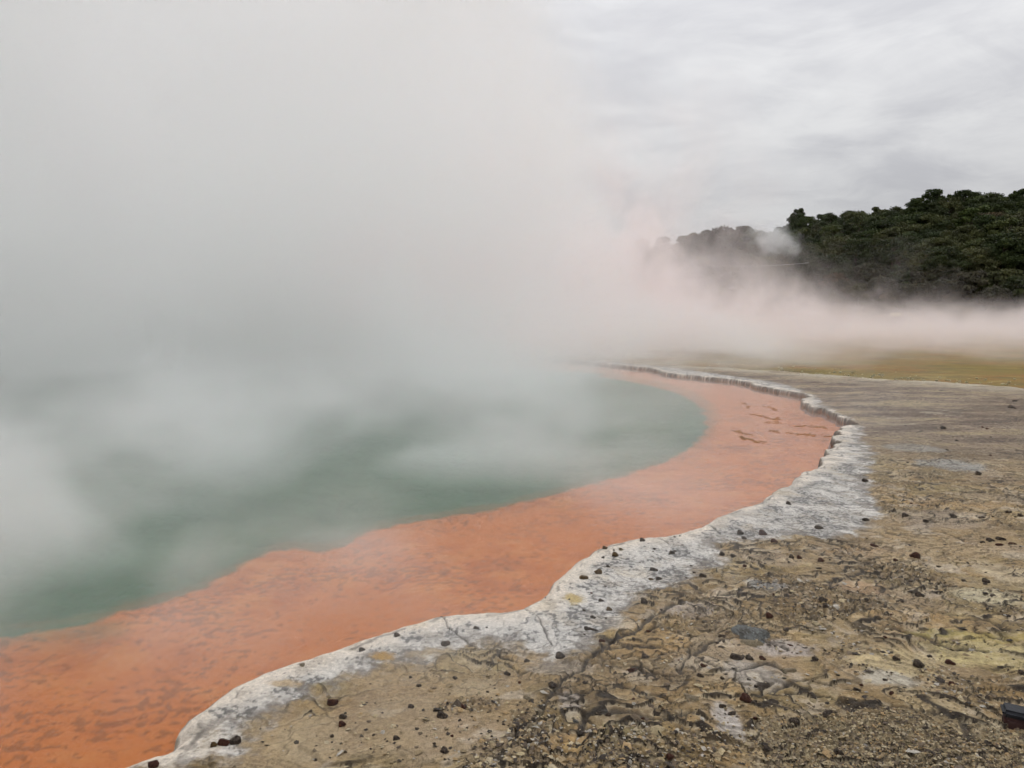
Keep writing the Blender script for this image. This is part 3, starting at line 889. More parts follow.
# wire
m_wire = mat_plain('wire_sheath', (0.24, 0.24, 0.23, 1), (0.30, 0.30, 0.29, 1), 3, 0.5)
V, F = [], []
a = np.array(at_bearing(704, 101) + (CH + (312 - 266.0) / FPX * 101 * 0.965,)); b_ = np.array(at_bearing(806, 103) + (CH + (312 - 263.5) / FPX * 103 * 0.93,))
pr = a
for i in range(1, 25):
    t = i / 24; q = a + (b_ - a) * t; q = q + np.array([0, 0, -0.25 * 4 * t * (1 - t)])
    tube(V, F, pr, q, 0.035, 0.035, 5); pr = q
tag(link('overhead_wire', mesh_np('overhead_wire', V, F), m_wire), 'thin pale overhead wire strung in front of the dark trees', 'wire')

# ------------------------------------------------------------------ stones lying on the crust
def ico():
    import bmesh
    bm = bmesh.new(); bmesh.ops.create_icosphere(bm, subdivisions=3, radius=1.0)
    V = np.array([v.co[:] for v in bm.verts]); F = np.array([[v.index for v in f.verts] for f in bm.faces]); bm.free(); return V, F


IV, IF = ico()


def rock_mesh(seed, squash=(1, 0.8, 0.65), cuts=9):
    r = np.random.default_rng(seed); V = IV.copy()
    for _ in range(cuts):                      # broken facets
        n = r.normal(size=3); n /= np.linalg.norm(n); h = r.uniform(0.55, 0.85)
        d = V @ n; V = V - np.outer(np.clip(d - h, 0, None), n) * 0.92
    o = r.uniform(0, 50)
    V = V * (1 + 0.16 * fbm(V[:, 0] * 1.7 + o + V[:, 2], V[:, 1] * 1.7 - V[:, 2] * 1.3, seed, 3, 0.6)[:, None] + 0.07 * fbm(V[:, 0] * 5 + o, V[:, 1] * 5 + V[:, 2] * 4, seed + 3, 2)[:, None])
    V = V * np.array(squash)
    V[:, 2] -= V[:, 2].min() * 0.82
    return V


rock_cache = {}


def rock(shape, matn):
    if (shape, matn) not in rock_cache:
        sq = [(1, 0.85, 0.75), (1, 0.75, 0.6), (1, 0.9, 0.8), (1, 0.55, 0.45), (1, 0.7, 0.3), (1, 0.35, 0.25)][shape]
        me = mesh_np('stone', rock_mesh(300 + shape, sq, cuts=15), IF, True); me.materials.append(M[matn])
        rock_cache[(shape, matn)] = me
    return rock_cache[(shape, matn)]


def ground_z(x, y):
    z, *_ = terrain(np.array([[x]], np.float32), np.array([[y]], np.float32))
    return float(z[0, 0])


def ground_zs(P):
    A = np.array(P, np.float32)
    z, _, d, db, _ = terrain(A[None, :, 0].copy(), A[None, :, 1].copy())
    return z[0], d[0], db[0]


D_, R_, O_, Gy, Pa = 'rock_dark', 'rock_red', 'rock_ochre', 'rock_grey', 'rock_pale'
# px, py, width in px, shape, material, name, label
notable = [
    (224, 744, 13, 0, R_, 'left reddish brown stone of the touching pair on the white rim at the lower left'),
    (235, 742, 12, 2, D_, 'dark right stone of the touching pair on the white rim at the lower left'),
    (214, 748, 9, 1, O_, 'small yellowish stone beside the reddish pair on the white rim'),
    (153, 768, 11, 2, R_, 'brown stone cut by the bottom edge on the low cream ledge at far left'),
    (302, 667, 7, 2, Pa, 'small grey stone at the water edge of the white rim, left part'),
    (362, 651, 9, 1, D_, 'dark brown stone close to the water on the narrow part of the white rim'),
    (397, 637, 8, 1, D_, 'dark stone right of the narrow rim, near the water'),
    (446, 642, 11, 0, D_, 'black round stone on grey speckled rim below the orange water'),
    (476, 629, 7, 0, D_, 'small dark stone at the upper part of the rim bend'),
    (333, 699, 13, 0, R_, 'dark red brown stone on tan crust just inside the white rim'),
    (343, 714, 9, 0, D_, 'upper of two close dark stones on tan crust, lower left'),
    (342, 722, 10, 1, R_, 'lower of two close stones on tan crust, lower left'),
    (396, 735, 10, 1, D_, 'oval near black stone alone on tan crust near the bottom'),
    (442, 712, 13, 0, D_, 'large rough dark stone with a small one at its left on tan crust'),
    (435, 708, 6, 1, D_, 'small stone touching the large rough dark stone'),
    (462, 703, 10, 0, R_, 'brown stone above and right of the large rough dark stone'),
    (444, 748, 11, 1, D_, 'dark flat stone nearest the bottom edge on the tan crust'),
    (411, 704, 9, 1, D_, 'low dark stone in the cluster of small crumbs on tan crust'),
    (419, 683, 6, 0, D_, 'small dark stone on the grey inner border of the rim'),
    (455, 676, 6, 0, D_, 'small dark stone at the tan edge below the rim bend'),
    (507, 671, 8, 0, D_, 'round black stone left of the two rounded dark ones'),
    (527, 658, 8, 0, D_, 'black stone at the end of the rim crack'),
    (560, 652, 14, 1, D_, 'broad very dark stone where the white rim meets the brown crust'),
    (584, 577, 11, 0, O_, 'brown stone lying left on the white rim near the water bay'),
    (598, 573, 9, 2, O_, 'upright brown stone right of the left brown stone on the rim'),
    (605, 549, 8, 1, O_, 'flat olive brown stone at the very water edge'),
    (615, 555, 10, 1, O_, 'ochre brown stone inside the rim just below the water edge'),
    (621, 551, 6, 0, Pa, 'small greyish stone behind the ochre brown one'),
    (608, 567, 5, 0, D_, 'tiny dark stone between the brown stones on the rim'),
    (642, 541, 8, 1, D_, 'dark stone on the lip of the rim where it runs level'),
    (654, 566, 10, 0, D_, 'bluish black rough stone in the wide grey rim'),
    (651, 576, 7, 1, O_, 'left olive stone below the bluish black one'),
    (659, 575, 9, 1, D_, 'right dark stone below the bluish black one'),
    (672, 551, 7, 0, D_, 'grey black stone by the small ring mark on the rim'),
    (703, 572, 9, 0, D_, 'dark brown stone right of the white streak'),
    (601, 599, 7, 0, D_, 'black stone right of the yellow stain'),
    (609, 606, 9, 1, O_, 'brown stone below right of the yellow stain'),
    (593, 615, 7, 0, D_, 'black stone above the slanted dark stick-like stone'),
    (593, 623, 16, 5, D_, 'long slanted dark splinter of stone on the white rim'),
    (587, 625, 9, 1, D_, 'dark stone at the left foot of the long splinter'),
    (602, 639, 8, 0, R_, 'brown stone on the inner white rim'),
    (616, 637, 6, 0, D_, 'small black stone right of the brown one on the inner rim'),
    (649, 629, 9, 0, R_, 'brown stone under the arched grey ledge'),
    (644, 600, 10, 1, D_, 'dark stone at the left end of the hollow in the rim'),
    (740, 532, 9, 1, D_, 'dark oval stone on the pale rim, upper left of three'),
    (744, 537, 7, 1, D_, 'small dark stone just below the upper left oval one'),
    (762, 530, 11, 1, R_, 'brown mound-like stone on the pale rim'),
    (774, 539, 10, 1, R_, 'oval brown stone above the ochre hollow'),
    (819, 524, 10, 0, D_, 'near black stone high on the grey rim'),
    (722, 552, 8, 1, D_, 'dark stone on the brownish stain of the rim'),
    (733, 556, 7, 1, D_, 'second dark stone on the brownish stain of the rim'),
    (791, 555, 7, 1, D_, 'left dark stone in the ochre hollow'),
    (799, 555, 7, 1, R_, 'right dark stone in the ochre hollow'),
    (821, 557, 9, 1, R_, 'brown stone at the right end of the ochre hollow'),
    (819, 564, 8, 4, D_, 'flat dark stone below the ochre hollow'),
    (788, 503, 8, 1, D_, 'dark stone on the rim where the shore bends away'),
    (865, 478, 8, 1, D_, 'dark stone far along the grey rim'),
    (866, 516, 8, 0, D_, 'dark stone on the border between grey rim and tan crust'),
    (905, 514, 8, 1, D_, 'dark stone right of the pale grey tongue of crust'),
    (953, 514, 8, 1, D_, 'dark oval stone on the smooth grey tan flat'),
    (982, 515, 7, 4, D_, 'flat low stone right of the dark oval one'),
    (1009, 510, 7, 0, D_, 'dark round stone near the right edge of the flat'),
    (1020, 513, 6, 1, D_, 'small stone at the right edge of the flat'),
    (943, 427, 6, 1, D_, 'lone black stone far out on the brown grey flat'),
    (1015, 400, 5, 0, D_, 'farthest small black stone near the right edge'),
    (1011, 405, 8, 1, D_, 'dark stone below the farthest one near the right edge'),
    (978, 472, 7, 1, D_, 'black stone at the tip of the pale slab'),
    (926, 519, 7, 0, D_, 'small stone on the pale streak beside the rim end'),
    (874, 542, 9, 0, R_, 'red brown stone on tan crust below the grey rim'),
    (915, 553, 10, 2, R_, 'upright brown stone amid tan plates'),
    (990, 537, 9, 1, D_, 'dark stone left in the right hand cluster'),
    (1001, 535, 9, 0, D_, 'blackest stone at the top of the right hand cluster'),
    (999, 541, 9, 3, R_, 'long dark stone low in the right hand cluster'),
    (1013, 541, 8, 0, R_, 'reddish stone right of the cluster'),
    (983, 540, 5, 0, D_, 'tiny stone at the left of the right hand cluster'),
    (964, 578, 6, 1, D_, 'small dark stone on the olive plates'),
    (986, 578, 9, 1, D_, 'dark stone with pointed top on the pale tan slope'),
    (992, 594, 8, 4, D_, 'flat dark stone on the pale patch at the right'),
    (919, 591, 11, 1, D_, 'broad dark stone on rubble right of the centre'),
    (902, 577, 8, 0, D_, 'dark stone in the rubble under the upright brown one'),
    (888, 560, 8, 4, D_, 'low dark slab on the brown crust'),
    (901, 598, 9, 4, D_, 'dark flat stone left of the broad one on rubble'),
    (923, 627, 12, 3, Pa, 'pale capped stone with a dark hollow above the sulphur'),
    (823, 601, 10, 0, D_, 'angular black stone standing in the brown plates'),
    (825, 608, 8, 1, D_, 'black stone under the angular one in the brown plates'),
    (896, 658, 8, 0, D_, 'dark stone left on the yellow cream patch'),
    (918, 663, 13, 1, D_, 'oval grey green stone on the yellow cream patch'),
    (950, 661, 10, 0, R_, 'purplish brown stone right of the oval one'),
    (952, 684, 10, 1, R_, 'red brown stone on the gravel tongue'),
    (1001, 667, 6, 0, D_, 'small black stone on the sulphur yellow patch'),
    (1021, 673, 8, 1, D_, 'dark stone by the right edge on the yellow patch'),
    (737, 653, 15, 0, D_, 'large black brown stone left of the lilac crust'),
    (749, 655, 10, 1, D_, 'brown stone touching the right side of the large black brown one'),
    (762, 655, 9, 1, R_, 'brown stone between the large one and the lilac crust'),
    (723, 703, 8, 0, D_, 'left half of the broken black stone above the white patch'),
    (732, 708, 14, 3, D_, 'long right half of the broken black stone above the white patch'),
    (745, 697, 16, 1, R_, 'largest maroon stone tucked under a crust plate'),
    (754, 702, 10, 3, D_, 'slanting dark stone right of the largest maroon one'),
    (794, 721, 11, 2, D_, 'black stone with a pale cap at the gravel edge'),
    (828, 711, 16, 3, D_, 'wide dark stone sheltering under the gravel ledge'),
    (784, 727, 12, 4, Pa, 'pale curved flake left of the pale capped stone'),
    (768, 745, 12, 1, D_, 'rough dark lump near the bottom centre right'),
    (748, 742, 11, 5, D_, 'thin slanted dark sliver near the bottom'),
    (838, 753, 10, 0, D_, 'dark stone alone on the gravel'),
    (857, 689, 8, 0, D_, 'black stone half hidden in the plates'),
    (703, 664, 7, 0, R_, 'small brown stone on the ochre crust'),
    (700, 674, 8, 0, D_, 'dark stone under the small brown one on ochre crust'),
    (632, 664, 16, 3, R_, 'dark red lying stone above the olive crust'),
    (645, 654, 10, 1, D_, 'black stone on the brown ledge'),
    (608, 687, 15, 5, D_, 'black bar-shaped stone lying on the brown crust'),
    (585, 684, 6, 0, D_, 'small round dark stone left of the bar-shaped one'),
    (576, 718, 9, 4, Gy, 'flat grey stone on the smooth lilac crust'),
    (553, 683, 13, 1, D_, 'black stone heading the long dark crack'),
    (601, 711, 7, 0, D_, 'left black stone in the lower rubble heap'),
    (608, 713, 7, 2, D_, 'right black stone in the lower rubble heap'),
    (684, 738, 10, 1, D_, 'dark stone beside pale flakes at lower centre'),
    (670, 758, 10, 1, R_, 'brown stone near the bottom at lower centre'),
    (757, 686, 7, 0, D_, 'small dark stone right of the maroon one'),
    (815, 657, 9, 1, D_, 'dark stone at the right end of the lilac crust'),
    (790, 643, 8, 4, R_, 'flat brown stone above the lilac crust'),
    (722, 634, 8, 0, D_, 'dark stone left of the big grey slab'),
    (769, 615, 10, 1, R_, 'brown stone on the upper edge of the big grey slab'),
    (786, 628, 9, 3, D_, 'dark stone right of the big grey slab'),
]
GP = 'loose stones on the pool terrace'
pos = [G(px, py + 0.30 * w, 0.01) for (px, py, w, sh_, mt, lb) in notable]
zs, ds_, dbs = ground_zs(pos)


def put_stone(x, y, z, size, shape, matn, label, name='stone', cat='stone', group=GP):
    o = bpy.data.objects.new(name, rock(shape, matn)); col.objects.link(o)
    s = size / 2
    o.location = (x, y, z - random.uniform(0.12, 0.38) * s); o.rotation_euler = (random.uniform(-0.2, 0.2), random.uniform(-0.2, 0.2), random.uniform(-0.6, 0.6))
    o.scale = (s * 1.05, s, s * random.uniform(0.9, 1.15))
    return tag(o, label, cat, group)


for (px, py, w, sh_, mt, lb), (x, y), z in zip(notable, pos, zs):
    dist = math.sqrt(x * x + y * y + (CH - z) ** 2)
    o = put_stone(x, y, float(z), 0.88 * w / FPX * dist, sh_, mt, lb)
    if sh_ == 5: o.rotation_euler.z = -0.5 if px < 600 or px > 700 else 0.1
# the big grey slab and pale plates
x, y = G(752, 636); o = put_stone(x, y, ground_z(x, y), 0.185, 4, Gy, 'big flat grey slab of sinter lying on brown crust', 'stone_slab'); o.rotation_euler = (0.12, -0.05, 0.1); o.scale = (0.105, 0.15, 0.10)
x, y = G(752, 645); o = put_stone(x, y, ground_z(x, y), 0.13, 4, Pa, 'tan plate under the front of the big grey slab', 'stone_slab'); o.rotation_euler = (0.05, 0.0, -0.1)
for (px, py, w, lb) in ((860, 760, 10, 'pale stone on the gravel near the bottom'), (715, 612, 12, 'whitish flake leaning on the brown ledge'), (790, 672, 14, 'curved pale plate edge in the ochre crust'),
                        (650, 700, 14, 'cream flake on the olive crust'), (578, 676, 8, 'cream pebble inside the rubble ring'), (690, 700, 20, 'pale lilac plate by the wavy crack'),
                        (538, 712, 16, 'tan block in the dark rubble pocket'), (534, 730, 18, 'broad tan block low in the dark rubble pocket'), (528, 700, 12, 'grey tan block at the top of the dark rubble pocket')):
    x, y = G(px, py); dd = math.hypot(x, y, CH)
    o = put_stone(x, y, ground_z(x, y), w / FPX * dd, 4, Pa, lb, 'stone_flake')

# lesser dark crumbs, one kind per zone, that nothing tells apart
zones = [('tiny dark stone crumb scattered on the white rim', 'dark crumbs on the white rim', 22, [(440, 780, 540, 640)], (2, 3.6)),
         ('tiny dark stone crumb scattered on the tan crust', 'dark crumbs on the tan crust', 34, [(300, 520, 670, 765)], (2, 4)),
         ('small dark stone scattered over the broken brown crust', 'small stones on the broken crust', 34, [(560, 1020, 560, 745)], (2.5, 5)),
         ('little dark stone far out on the flat terrace', 'little stones on the far flat', 16, [(850, 1020, 425, 540)], (2.2, 3.6))]
for lb, grp, n, rects, (w0, w1) in zones:
    pts = []
    for i in range(n * 3):
        (a, b2, c0, c1) = rects[0]; pts.append(G(random.uniform(a, b2), random.uniform(c0, c1), 0.0))
    A = np.array(pts, np.float32)
    zz, dd, bb = ground_zs(pts); rim_in = -sd_rim(A[:, 0], A[:, 1])
    cnt = 0
    for (x, y), z, d, ri in zip(pts, zz, dd, rim_in):
        if d < 0.03 or cnt >= n: continue
        if 'rim' in grp and ri < 0.02: continue
        if 'rim' not in grp and ri > -0.05: continue
        cnt += 1
        put_stone(x, y, float(z), random.uniform(w0, w1) / FPX * math.hypot(x, y, CH), random.choice([0, 1, 2, 3]), random.choice([D_, D_, D_, R_]), lb, 'stone_crumb', 'stone', grp)

# ------------------------------------------------------------------ gravel and flakes (beyond counting)
def scatter_mesh(P, Z, S, seed, flat, mats, name, label, cat=None):
    r = np.random.default_rng(seed); n = len(P)
    base = np.array([(1, 0, 0.1), (0.35, 0.9, 0), (-0.7, 0.6, 0.1), (-0.9, -0.4, 0), (0.1, -0.95, 0.1), (0.2, 0.1, 0.75), (-0.3, -0.1, 0.6), (0, 0, -0.6)], float)
    f = [(0, 1, 5), (1, 2, 5), (2, 6, 5), (2, 3, 6), (3, 4, 6), (4, 5, 6), (4, 0, 5), (1, 0, 7), (2, 1, 7), (3, 2, 7), (4, 3, 7), (0, 4, 7)]
    B = base[None] * (1 + 0.35 * r.normal(size=(n, 8, 3)) * 0.6); B[:, :, 2] *= flat
    a = r.uniform(0, 2 * PI, n); ca, sa = np.cos(a)[:, None], np.sin(a)[:, None]
    x = B[:, :, 0] * ca - B[:, :, 1] * sa; y = B[:, :, 0] * sa + B[:, :, 1] * ca
    t1 = r.normal(0, 0.25, (n, 1)); t2 = r.normal(0, 0.25, (n, 1))
    z = B[:, :, 2] + x * t1 + y * t2
    V = np.stack([x, y, z], -1) * S[:, None, None] + np.concatenate([P, Z[:, None]], 1)[:, None, :]
    F = (np.arange(n)[:, None, None] * 8 + np.array(f)[None]).reshape(-1, 3)
    pal = np.array(mats, np.float32)
    c = pal[r.integers(0, len(pal), n)] * (0.75 + 0.5 * r.random((n, 1)))
    me = mesh_np(name, V.reshape(-1, 3), F, False, {'Col': np.repeat(c, 8, 0), 'wet': np.zeros(n * 8)})
    o = link(name, me, M['ground']); tag(o, label, cat or 'gravel', None, 'stuff')


def sample(n, x0, x1, y0, y1, seed):
    r = np.random.default_rng(seed)
    u = r.random(n); py = y0 + (y1 - y0) * u; px = r.uniform(x0, x1, n)
    return np.array([G(a, b) for a, b in zip(px, py)])


tan = [(0.36, 0.29, 0.17), (0.28, 0.21, 0.12), (0.22, 0.165, 0.095), (0.42, 0.35, 0.23), (0.16, 0.12, 0.08), (0.32, 0.22, 0.11), (0.12, 0.09, 0.065)]
P = sample(80000, 640, 1240, 690, 860, 5)
w = np.maximum(blob(P[:, 0], P[:, 1], 900, 770, 150, 62, 9, 0.25, 0.2), blob(P[:, 0], P[:, 1], 1120, 790, 200, 70, 10, 0.25, 0.2))
P = P[rng.random(len(P)) < w * 0.5 + 0.02]
zz, dd, bb = ground_zs(P)
scatter_mesh(P, zz + 0.001, rng.uniform(0.0025, 0.0075, len(P)) * (1 + (rng.random(len(P)) > 0.97) * 0.8), 6, 0.8, tan, 'gravel', 'fine tan and brown gravel filling the lower right corner')
P = sample(100000, 250, 1240, 535, 860, 8)
A = P.astype(np.float32)
rz = sst(0.05, 0.3, fbm(A[:, 0] * 1.5 + 7, A[:, 1] * 1.5, 71, 4, 0.6) + 0.35 * fbm(A[:, 0] * 6, A[:, 1] * 6, 72, 3))
for (px, py, rx, ry, s) in ((535, 742, 30, 40, 1), (625, 748, 45, 26, 2), (700, 748, 40, 18, 3), (590, 662, 30, 10, 4), (830, 600, 60, 16, 5), (700, 620, 50, 14, 6), (900, 575, 40, 16, 7), (470, 706, 36, 8, 8), (950, 690, 26, 24, 11)):
    rz = np.maximum(rz, blob(A[:, 0], A[:, 1], px, py, rx, ry, s))
inn = sst(0.0, 0.3, sd_rim(A[:, 0], A[:, 1]))
P = P[rng.random(len(P)) < (rz * 0.5 + 0.035) * inn]
zz, dd, bb = ground_zs(P)
ok = dd > 0.1; P = P[ok]; zz = zz[ok]
S_ = 0.0035 + 0.008 * rng.random(len(P)) ** 1.6
S_ = S_ * (1 + (rng.random(len(P)) > 0.95) * 1.2)
scatter_mesh(P, zz + 0.002, S_, 9, 0.4, tan + [(0.06, 0.048, 0.036), (0.045, 0.035, 0.028), (0.36, 0.33, 0.28)], 'crust_rubble', 'broken flakes and crumbs of tan crust strewn over the terrace', 'rubble')

# pale mineral knobs along the outer edge of the terrace
r2 = random.Random(4); kn = []
for i in range(95):
    px = r2.uniform(770, 1024) if i < 80 else r2.uniform(700, 780)
    e = np.interp(px, [p[0] for p in outer_px], [p[1] for p in outer_px])
    kn.append((px, e + r2.choice([-1, 1]) * abs(r2.gauss(0, 2.6)) - 1.5))
for (px, py) in kn:
    x, y = G(px, py, WZ2); sz_ = r2.uniform(0.02, 0.06)
    zz_ = max(ground_z(x, y), WZ2)
    o = bpy.data.objects.new('mineral_knob', rock(r2.choice([0, 1, 2]), 'knob' if 'knob' in M else 'rock_pale')); col.objects.link(o)
    o.location = (x, y, zz_ - 0.01); o.scale = (sz_, sz_, sz_ * 0.9); o.rotation_euler.z = r2.uniform(0, 6)
    tag(o, 'small pale yellow mineral knob on the outer edge of the terrace', 'mineral knob', 'mineral knobs along the terrace edge')

# thin yellowish scum drifting on the hot water
V, F = [], []
r3 = random.Random(9)
for (px, py, L_, n) in ((752, 440, 24, 40), (765, 417, 30, 34), (795, 425, 60, 34), (800, 434, 66, 28), (746, 405, 10, 8), (770, 407, 12, 14), (745, 434, 18, 16)):
    for i in range(n):
        t = r3.uniform(-0.5, 0.5); x, y = G(px + t * L_, py + 1.2 * math.sin(t * 5) + t * 3 + r3.gauss(0, 0.7), WZ)
        s = r3.uniform(0.008, 0.032); st = len(V); m = 7; ph = r3.uniform(0, 6)
        for kz, zz_ in ((0, 0.0015), (1, 0.006)):
            for j in range(m):
                a = 2 * PI * j / m; q = s * (0.6 + 0.4 * math.sin(j * 2.3 + ph))
                V.append((x + 1.5 * q * math.cos(a), y + q * math.sin(a), WZ + zz_))
        for j in range(m): F.append((st + j, st + (j + 1) % m, st + m + (j + 1) % m, st + m + j))
        for j in range(1, m - 2, 2): F.append((st + m, st + m + j, st + m + j + 1, st + m + j + 2))
tag(link('floating_scum', mesh_np('floating_scum', V, F, False), mat_plain('scum', (0.36, 0.19, 0.06, 1), (0.26, 0.14, 0.05, 1), 8, 0.8)),
    'thin yellow brown scum in streaks on the orange water', 'scum', None, 'stuff')

# ------------------------------------------------------------------ the dark timber in the lower right corner
tb = bpy.data.objects.new('edging_beam', None); col.objects.link(tb)
tag(tb, 'end of a black topped maroon timber beam on pale crust at the right edge', 'beam')
x, y = G(1003, 727); gz = ground_z(x, y)
tb.location = (x, y, gz); tb.rotation_euler = (0, 0.02, math.radians(-27))


def bev_box(name, x0, x1, y0, y1, z0, z1, bv, mat, parent):
    import bmesh
    bm = bmesh.new(); bmesh.ops.create_cube(bm, size=1)
    for v in bm.verts:
        v.co = ((x0 + x1) / 2 + v.co.x * (x1 - x0), (y0 + y1) / 2 + v.co.y * (y1 - y0), (z0 + z1) / 2 + v.co.z * (z1 - z0))
    bmesh.ops.bevel(bm, geom=bm.edges[:], offset=bv, segments=3, affect='EDGES')
    me = bpy.data.meshes.new(name); bm.to_mesh(me); bm.free()
    return link(name, me, mat, parent)


bev_box('beam', 0, 0.9, -0.02, 0.05, -0.03, 0.0325, 0.012, mat_plain('maroon_timber', (0.055, 0.018, 0.014, 1), (0.035, 0.014, 0.012, 1), 30, 0.6, 0.4, (0.1, 1, 1)), tb)
bev_box('cap', -0.008, 0.9, -0.027, 0.057, 0.033, 0.062, 0.011, mat_plain('black_rubber', (0.010, 0.011, 0.014, 1), (0.018, 0.019, 0.024, 1), 12, 0.6, 0.25), tb)

# ------------------------------------------------------------------ sky
w = bpy.data.worlds.new('World'); scene.world = w; w.use_nodes = True
nt = w.node_tree; nt.nodes.clear(); N = nt.nodes; Lk = nt.links


class WB(NB):
    def __init__(s): s.nt, s.n, s.l = nt, N, Lk


b = WB()
SUN_EL, SUN_ROT = math.radians(52), math.radians(35)
sky = b.node('ShaderNodeTexSky'); sky.sky_type = 'NISHITA'; sky.sun_disc = False; sky.sun_elevation = SUN_EL; sky.sun_rotation = SUN_ROT
tc = b.node('ShaderNodeTexCoord'); sx = b.node('ShaderNodeSeparateXYZ'); Lk.new(tc.outputs['Generated'], sx.inputs[0])
zc = b.math('MAXIMUM', sx.outputs[2], 0.0)
zd = b.math('ADD', zc, 0.16)
cx = b.node('ShaderNodeCombineXYZ'); Lk.new(b.math('DIVIDE', sx.outputs[0], zd), cx.inputs[0]); Lk.new(b.math('DIVIDE', sx.outputs[1], zd), cx.inputs[1])
nA = b.noise(b.vmap(cx.outputs[0], (0.8, 1.0, 1), (4.3, 2.1, 0)), 1.15, 5, 0.55, 0.8)
nB = b.noise(b.vmap(cx.outputs[0], (1, 1.2, 1), (1.2, 7.3, 0)), 2.6, 5, 0.6, 0.7)
cl = b.math('ADD', b.math('MULTIPLY', nA, 0.65), b.math('MULTIPLY', nB, 0.35))
lum = b.mapr(cl, 0.36, 0.64, 0.0, 1.0)
cloud = b.mix(lum, (3.65, 3.66, 3.83, 1), (4.95, 4.95, 4.98, 1))
elev = b.mapr(zc, 0.0, 1.0, 1.0, 3.5, False)
cv = b.node('ShaderNodeVectorMath', operation='SCALE'); Lk.new(cloud, cv.inputs[0]); Lk.new(elev, cv.inputs[3])
mixs = b.mix(0.97, sky.outputs[0], cv.outputs[0])
bg = b.node('ShaderNodeBackground'); Lk.new(mixs, bg.inputs[0]); bg.inputs[1].default_value = 0.1
o = b.node('ShaderNodeOutputWorld'); Lk.new(bg.outputs[0], o.inputs[0])

sd = bpy.data.lights.new('sun', 'SUN'); sd.energy = 0.6; sd.angle = math.radians(14); sd.color = (1, 0.98, 0.95)
so = bpy.data.objects.new('sun', sd); col.objects.link(so)
dirv = Vector((math.sin(SUN_ROT) * math.cos(SUN_EL), math.cos(SUN_ROT) * math.cos(SUN_EL), math.sin(SUN_EL)))
so.rotation_euler = dirv.to_track_quat('Z', 'Y').to_euler(); so.location = dirv * 50

# ------------------------------------------------------------------ steam
def vol_mat(name, colr, aniso=0.3):
    b = NB(name)
    v = b.node('ShaderNodeVolumePrincipled'); v.inputs['Color'].default_value = colr; v.inputs['Anisotropy'].default_value = aniso
    geo = b.node('ShaderNodeNewGeometry'); s = b.node('ShaderNodeSeparateXYZ'); b.l.new(geo.outputs['Position'], s.inputs[0])
    return b, v, geo.outputs['Position'], s.outputs


def vol_box(name, x0, x1, y0, y1, z0, z1, m, label):
    V, F = [], []; box_vf(V, F, x0, x1, y0, y1, z0, z1)
    o = link(name, mesh_np(name, V, F, False), m); tag(o, label, 'steam', None, 'stuff')
    return o


# A: the great bank rising off the pool
b, v, P, (px_, py_, pz_) = vol_mat('steam_bank', (1, 1, 1, 1), 0.0)
n1 = b.noise(b.vmap(P, (0.13, 0.10, 0.15)), 1.0, 4.0, 0.62, 0.4)
n2 = n1
edge = b.math('SUBTRACT', b.math('SUBTRACT', b.math('MULTIPLY', py_, 0.22), px_), b.math('MULTIPLY', pz_, 0.38))                        # + to the left of the right hand edge
edge = b.math('ADD', edge, b.math('MULTIPLY', b.math('SUBTRACT', n1, 0.5), 16.0))
edge = b.math('ADD', edge, b.math('MULTIPLY', b.mapr(pz_, 0.0, 3.0, 1.0, 0.0), b.mapr(py_, 15.0, 23.0, 0.0, 5.5)))
mxx = b.mapr(edge, 0.0, 8.0)
near = b.mapr(b.math('ADD', py_, b.math('MULTIPLY', b.math('SUBTRACT', n2, 0.5), 14.0)), 6.4, 17.5)
den = b.mapr(b.math('ADD', b.math('MULTIPLY', n1, 0.6), b.math('MULTIPLY', n2, 0.4)), 0.38, 0.60, 0.10, 1.7)
zt = b.math('ADD', 0.35, b.math('MULTIPLY', 1.0, b.math('EXPONENT', b.math('MULTIPLY', pz_, -0.35))))
d = b.math('MULTIPLY', b.math('MULTIPLY', mxx, near), b.math('MULTIPLY', den, zt))
b.put(v.inputs['Density'], b.math('MULTIPLY', d, 0.23))
mA = b.out(None, v.outputs[0])
vol_box('steam_bank', -62, 16, 6.2, 66, WZ + 0.006, 30, mA, 'great bank of white steam rising off the left of the pool')

# B: low shreds of steam over the near water
b, v, P, (px_, py_, pz_) = vol_mat('pool_steam', (1, 1, 1, 1), 0.0)
n1 = b.noise(b.vmap(P, (0.48, 0.46, 0.80), (7.2, 3, 0)), 1.0, 4, 0.55, 0.5)
dist = b.math('SUBTRACT', py_, b.math('MULTIPLY', px_, 0.75))
ramp = b.math('MULTIPLY', b.mapr(dist, 1.8, 6.5, 0.14, 1.0), b.mapr(py_, 6.0, 15.0, 1.0, 0.0))
shr = b.mapr(n1, 0.43, 0.64, 0.0, 1.0)
zf = b.mapr(pz_, 0.0, 1.45, 1.0, 0.0)
d = b.math('MULTIPLY', b.math('MULTIPLY', ramp, b.math('ADD', 0.07, shr)), zf)
d = b.math('MULTIPLY', d, b.mapr(b.math('SUBTRACT', b.math('MULTIPLY', py_, 0.14), b.math('SUBTRACT', px_, 1.0)), -1.5, 2.6, 0.14, 1.0))
b.put(v.inputs['Density'], b.math('MULTIPLY', d, 0.46))
mB = b.out(None, v.outputs[0])
vol_box('pool_steam', -14, 7, 2.6, 20, WZ + 0.01, 1.5, mB, 'low drifting shreds of steam over the green and orange water')

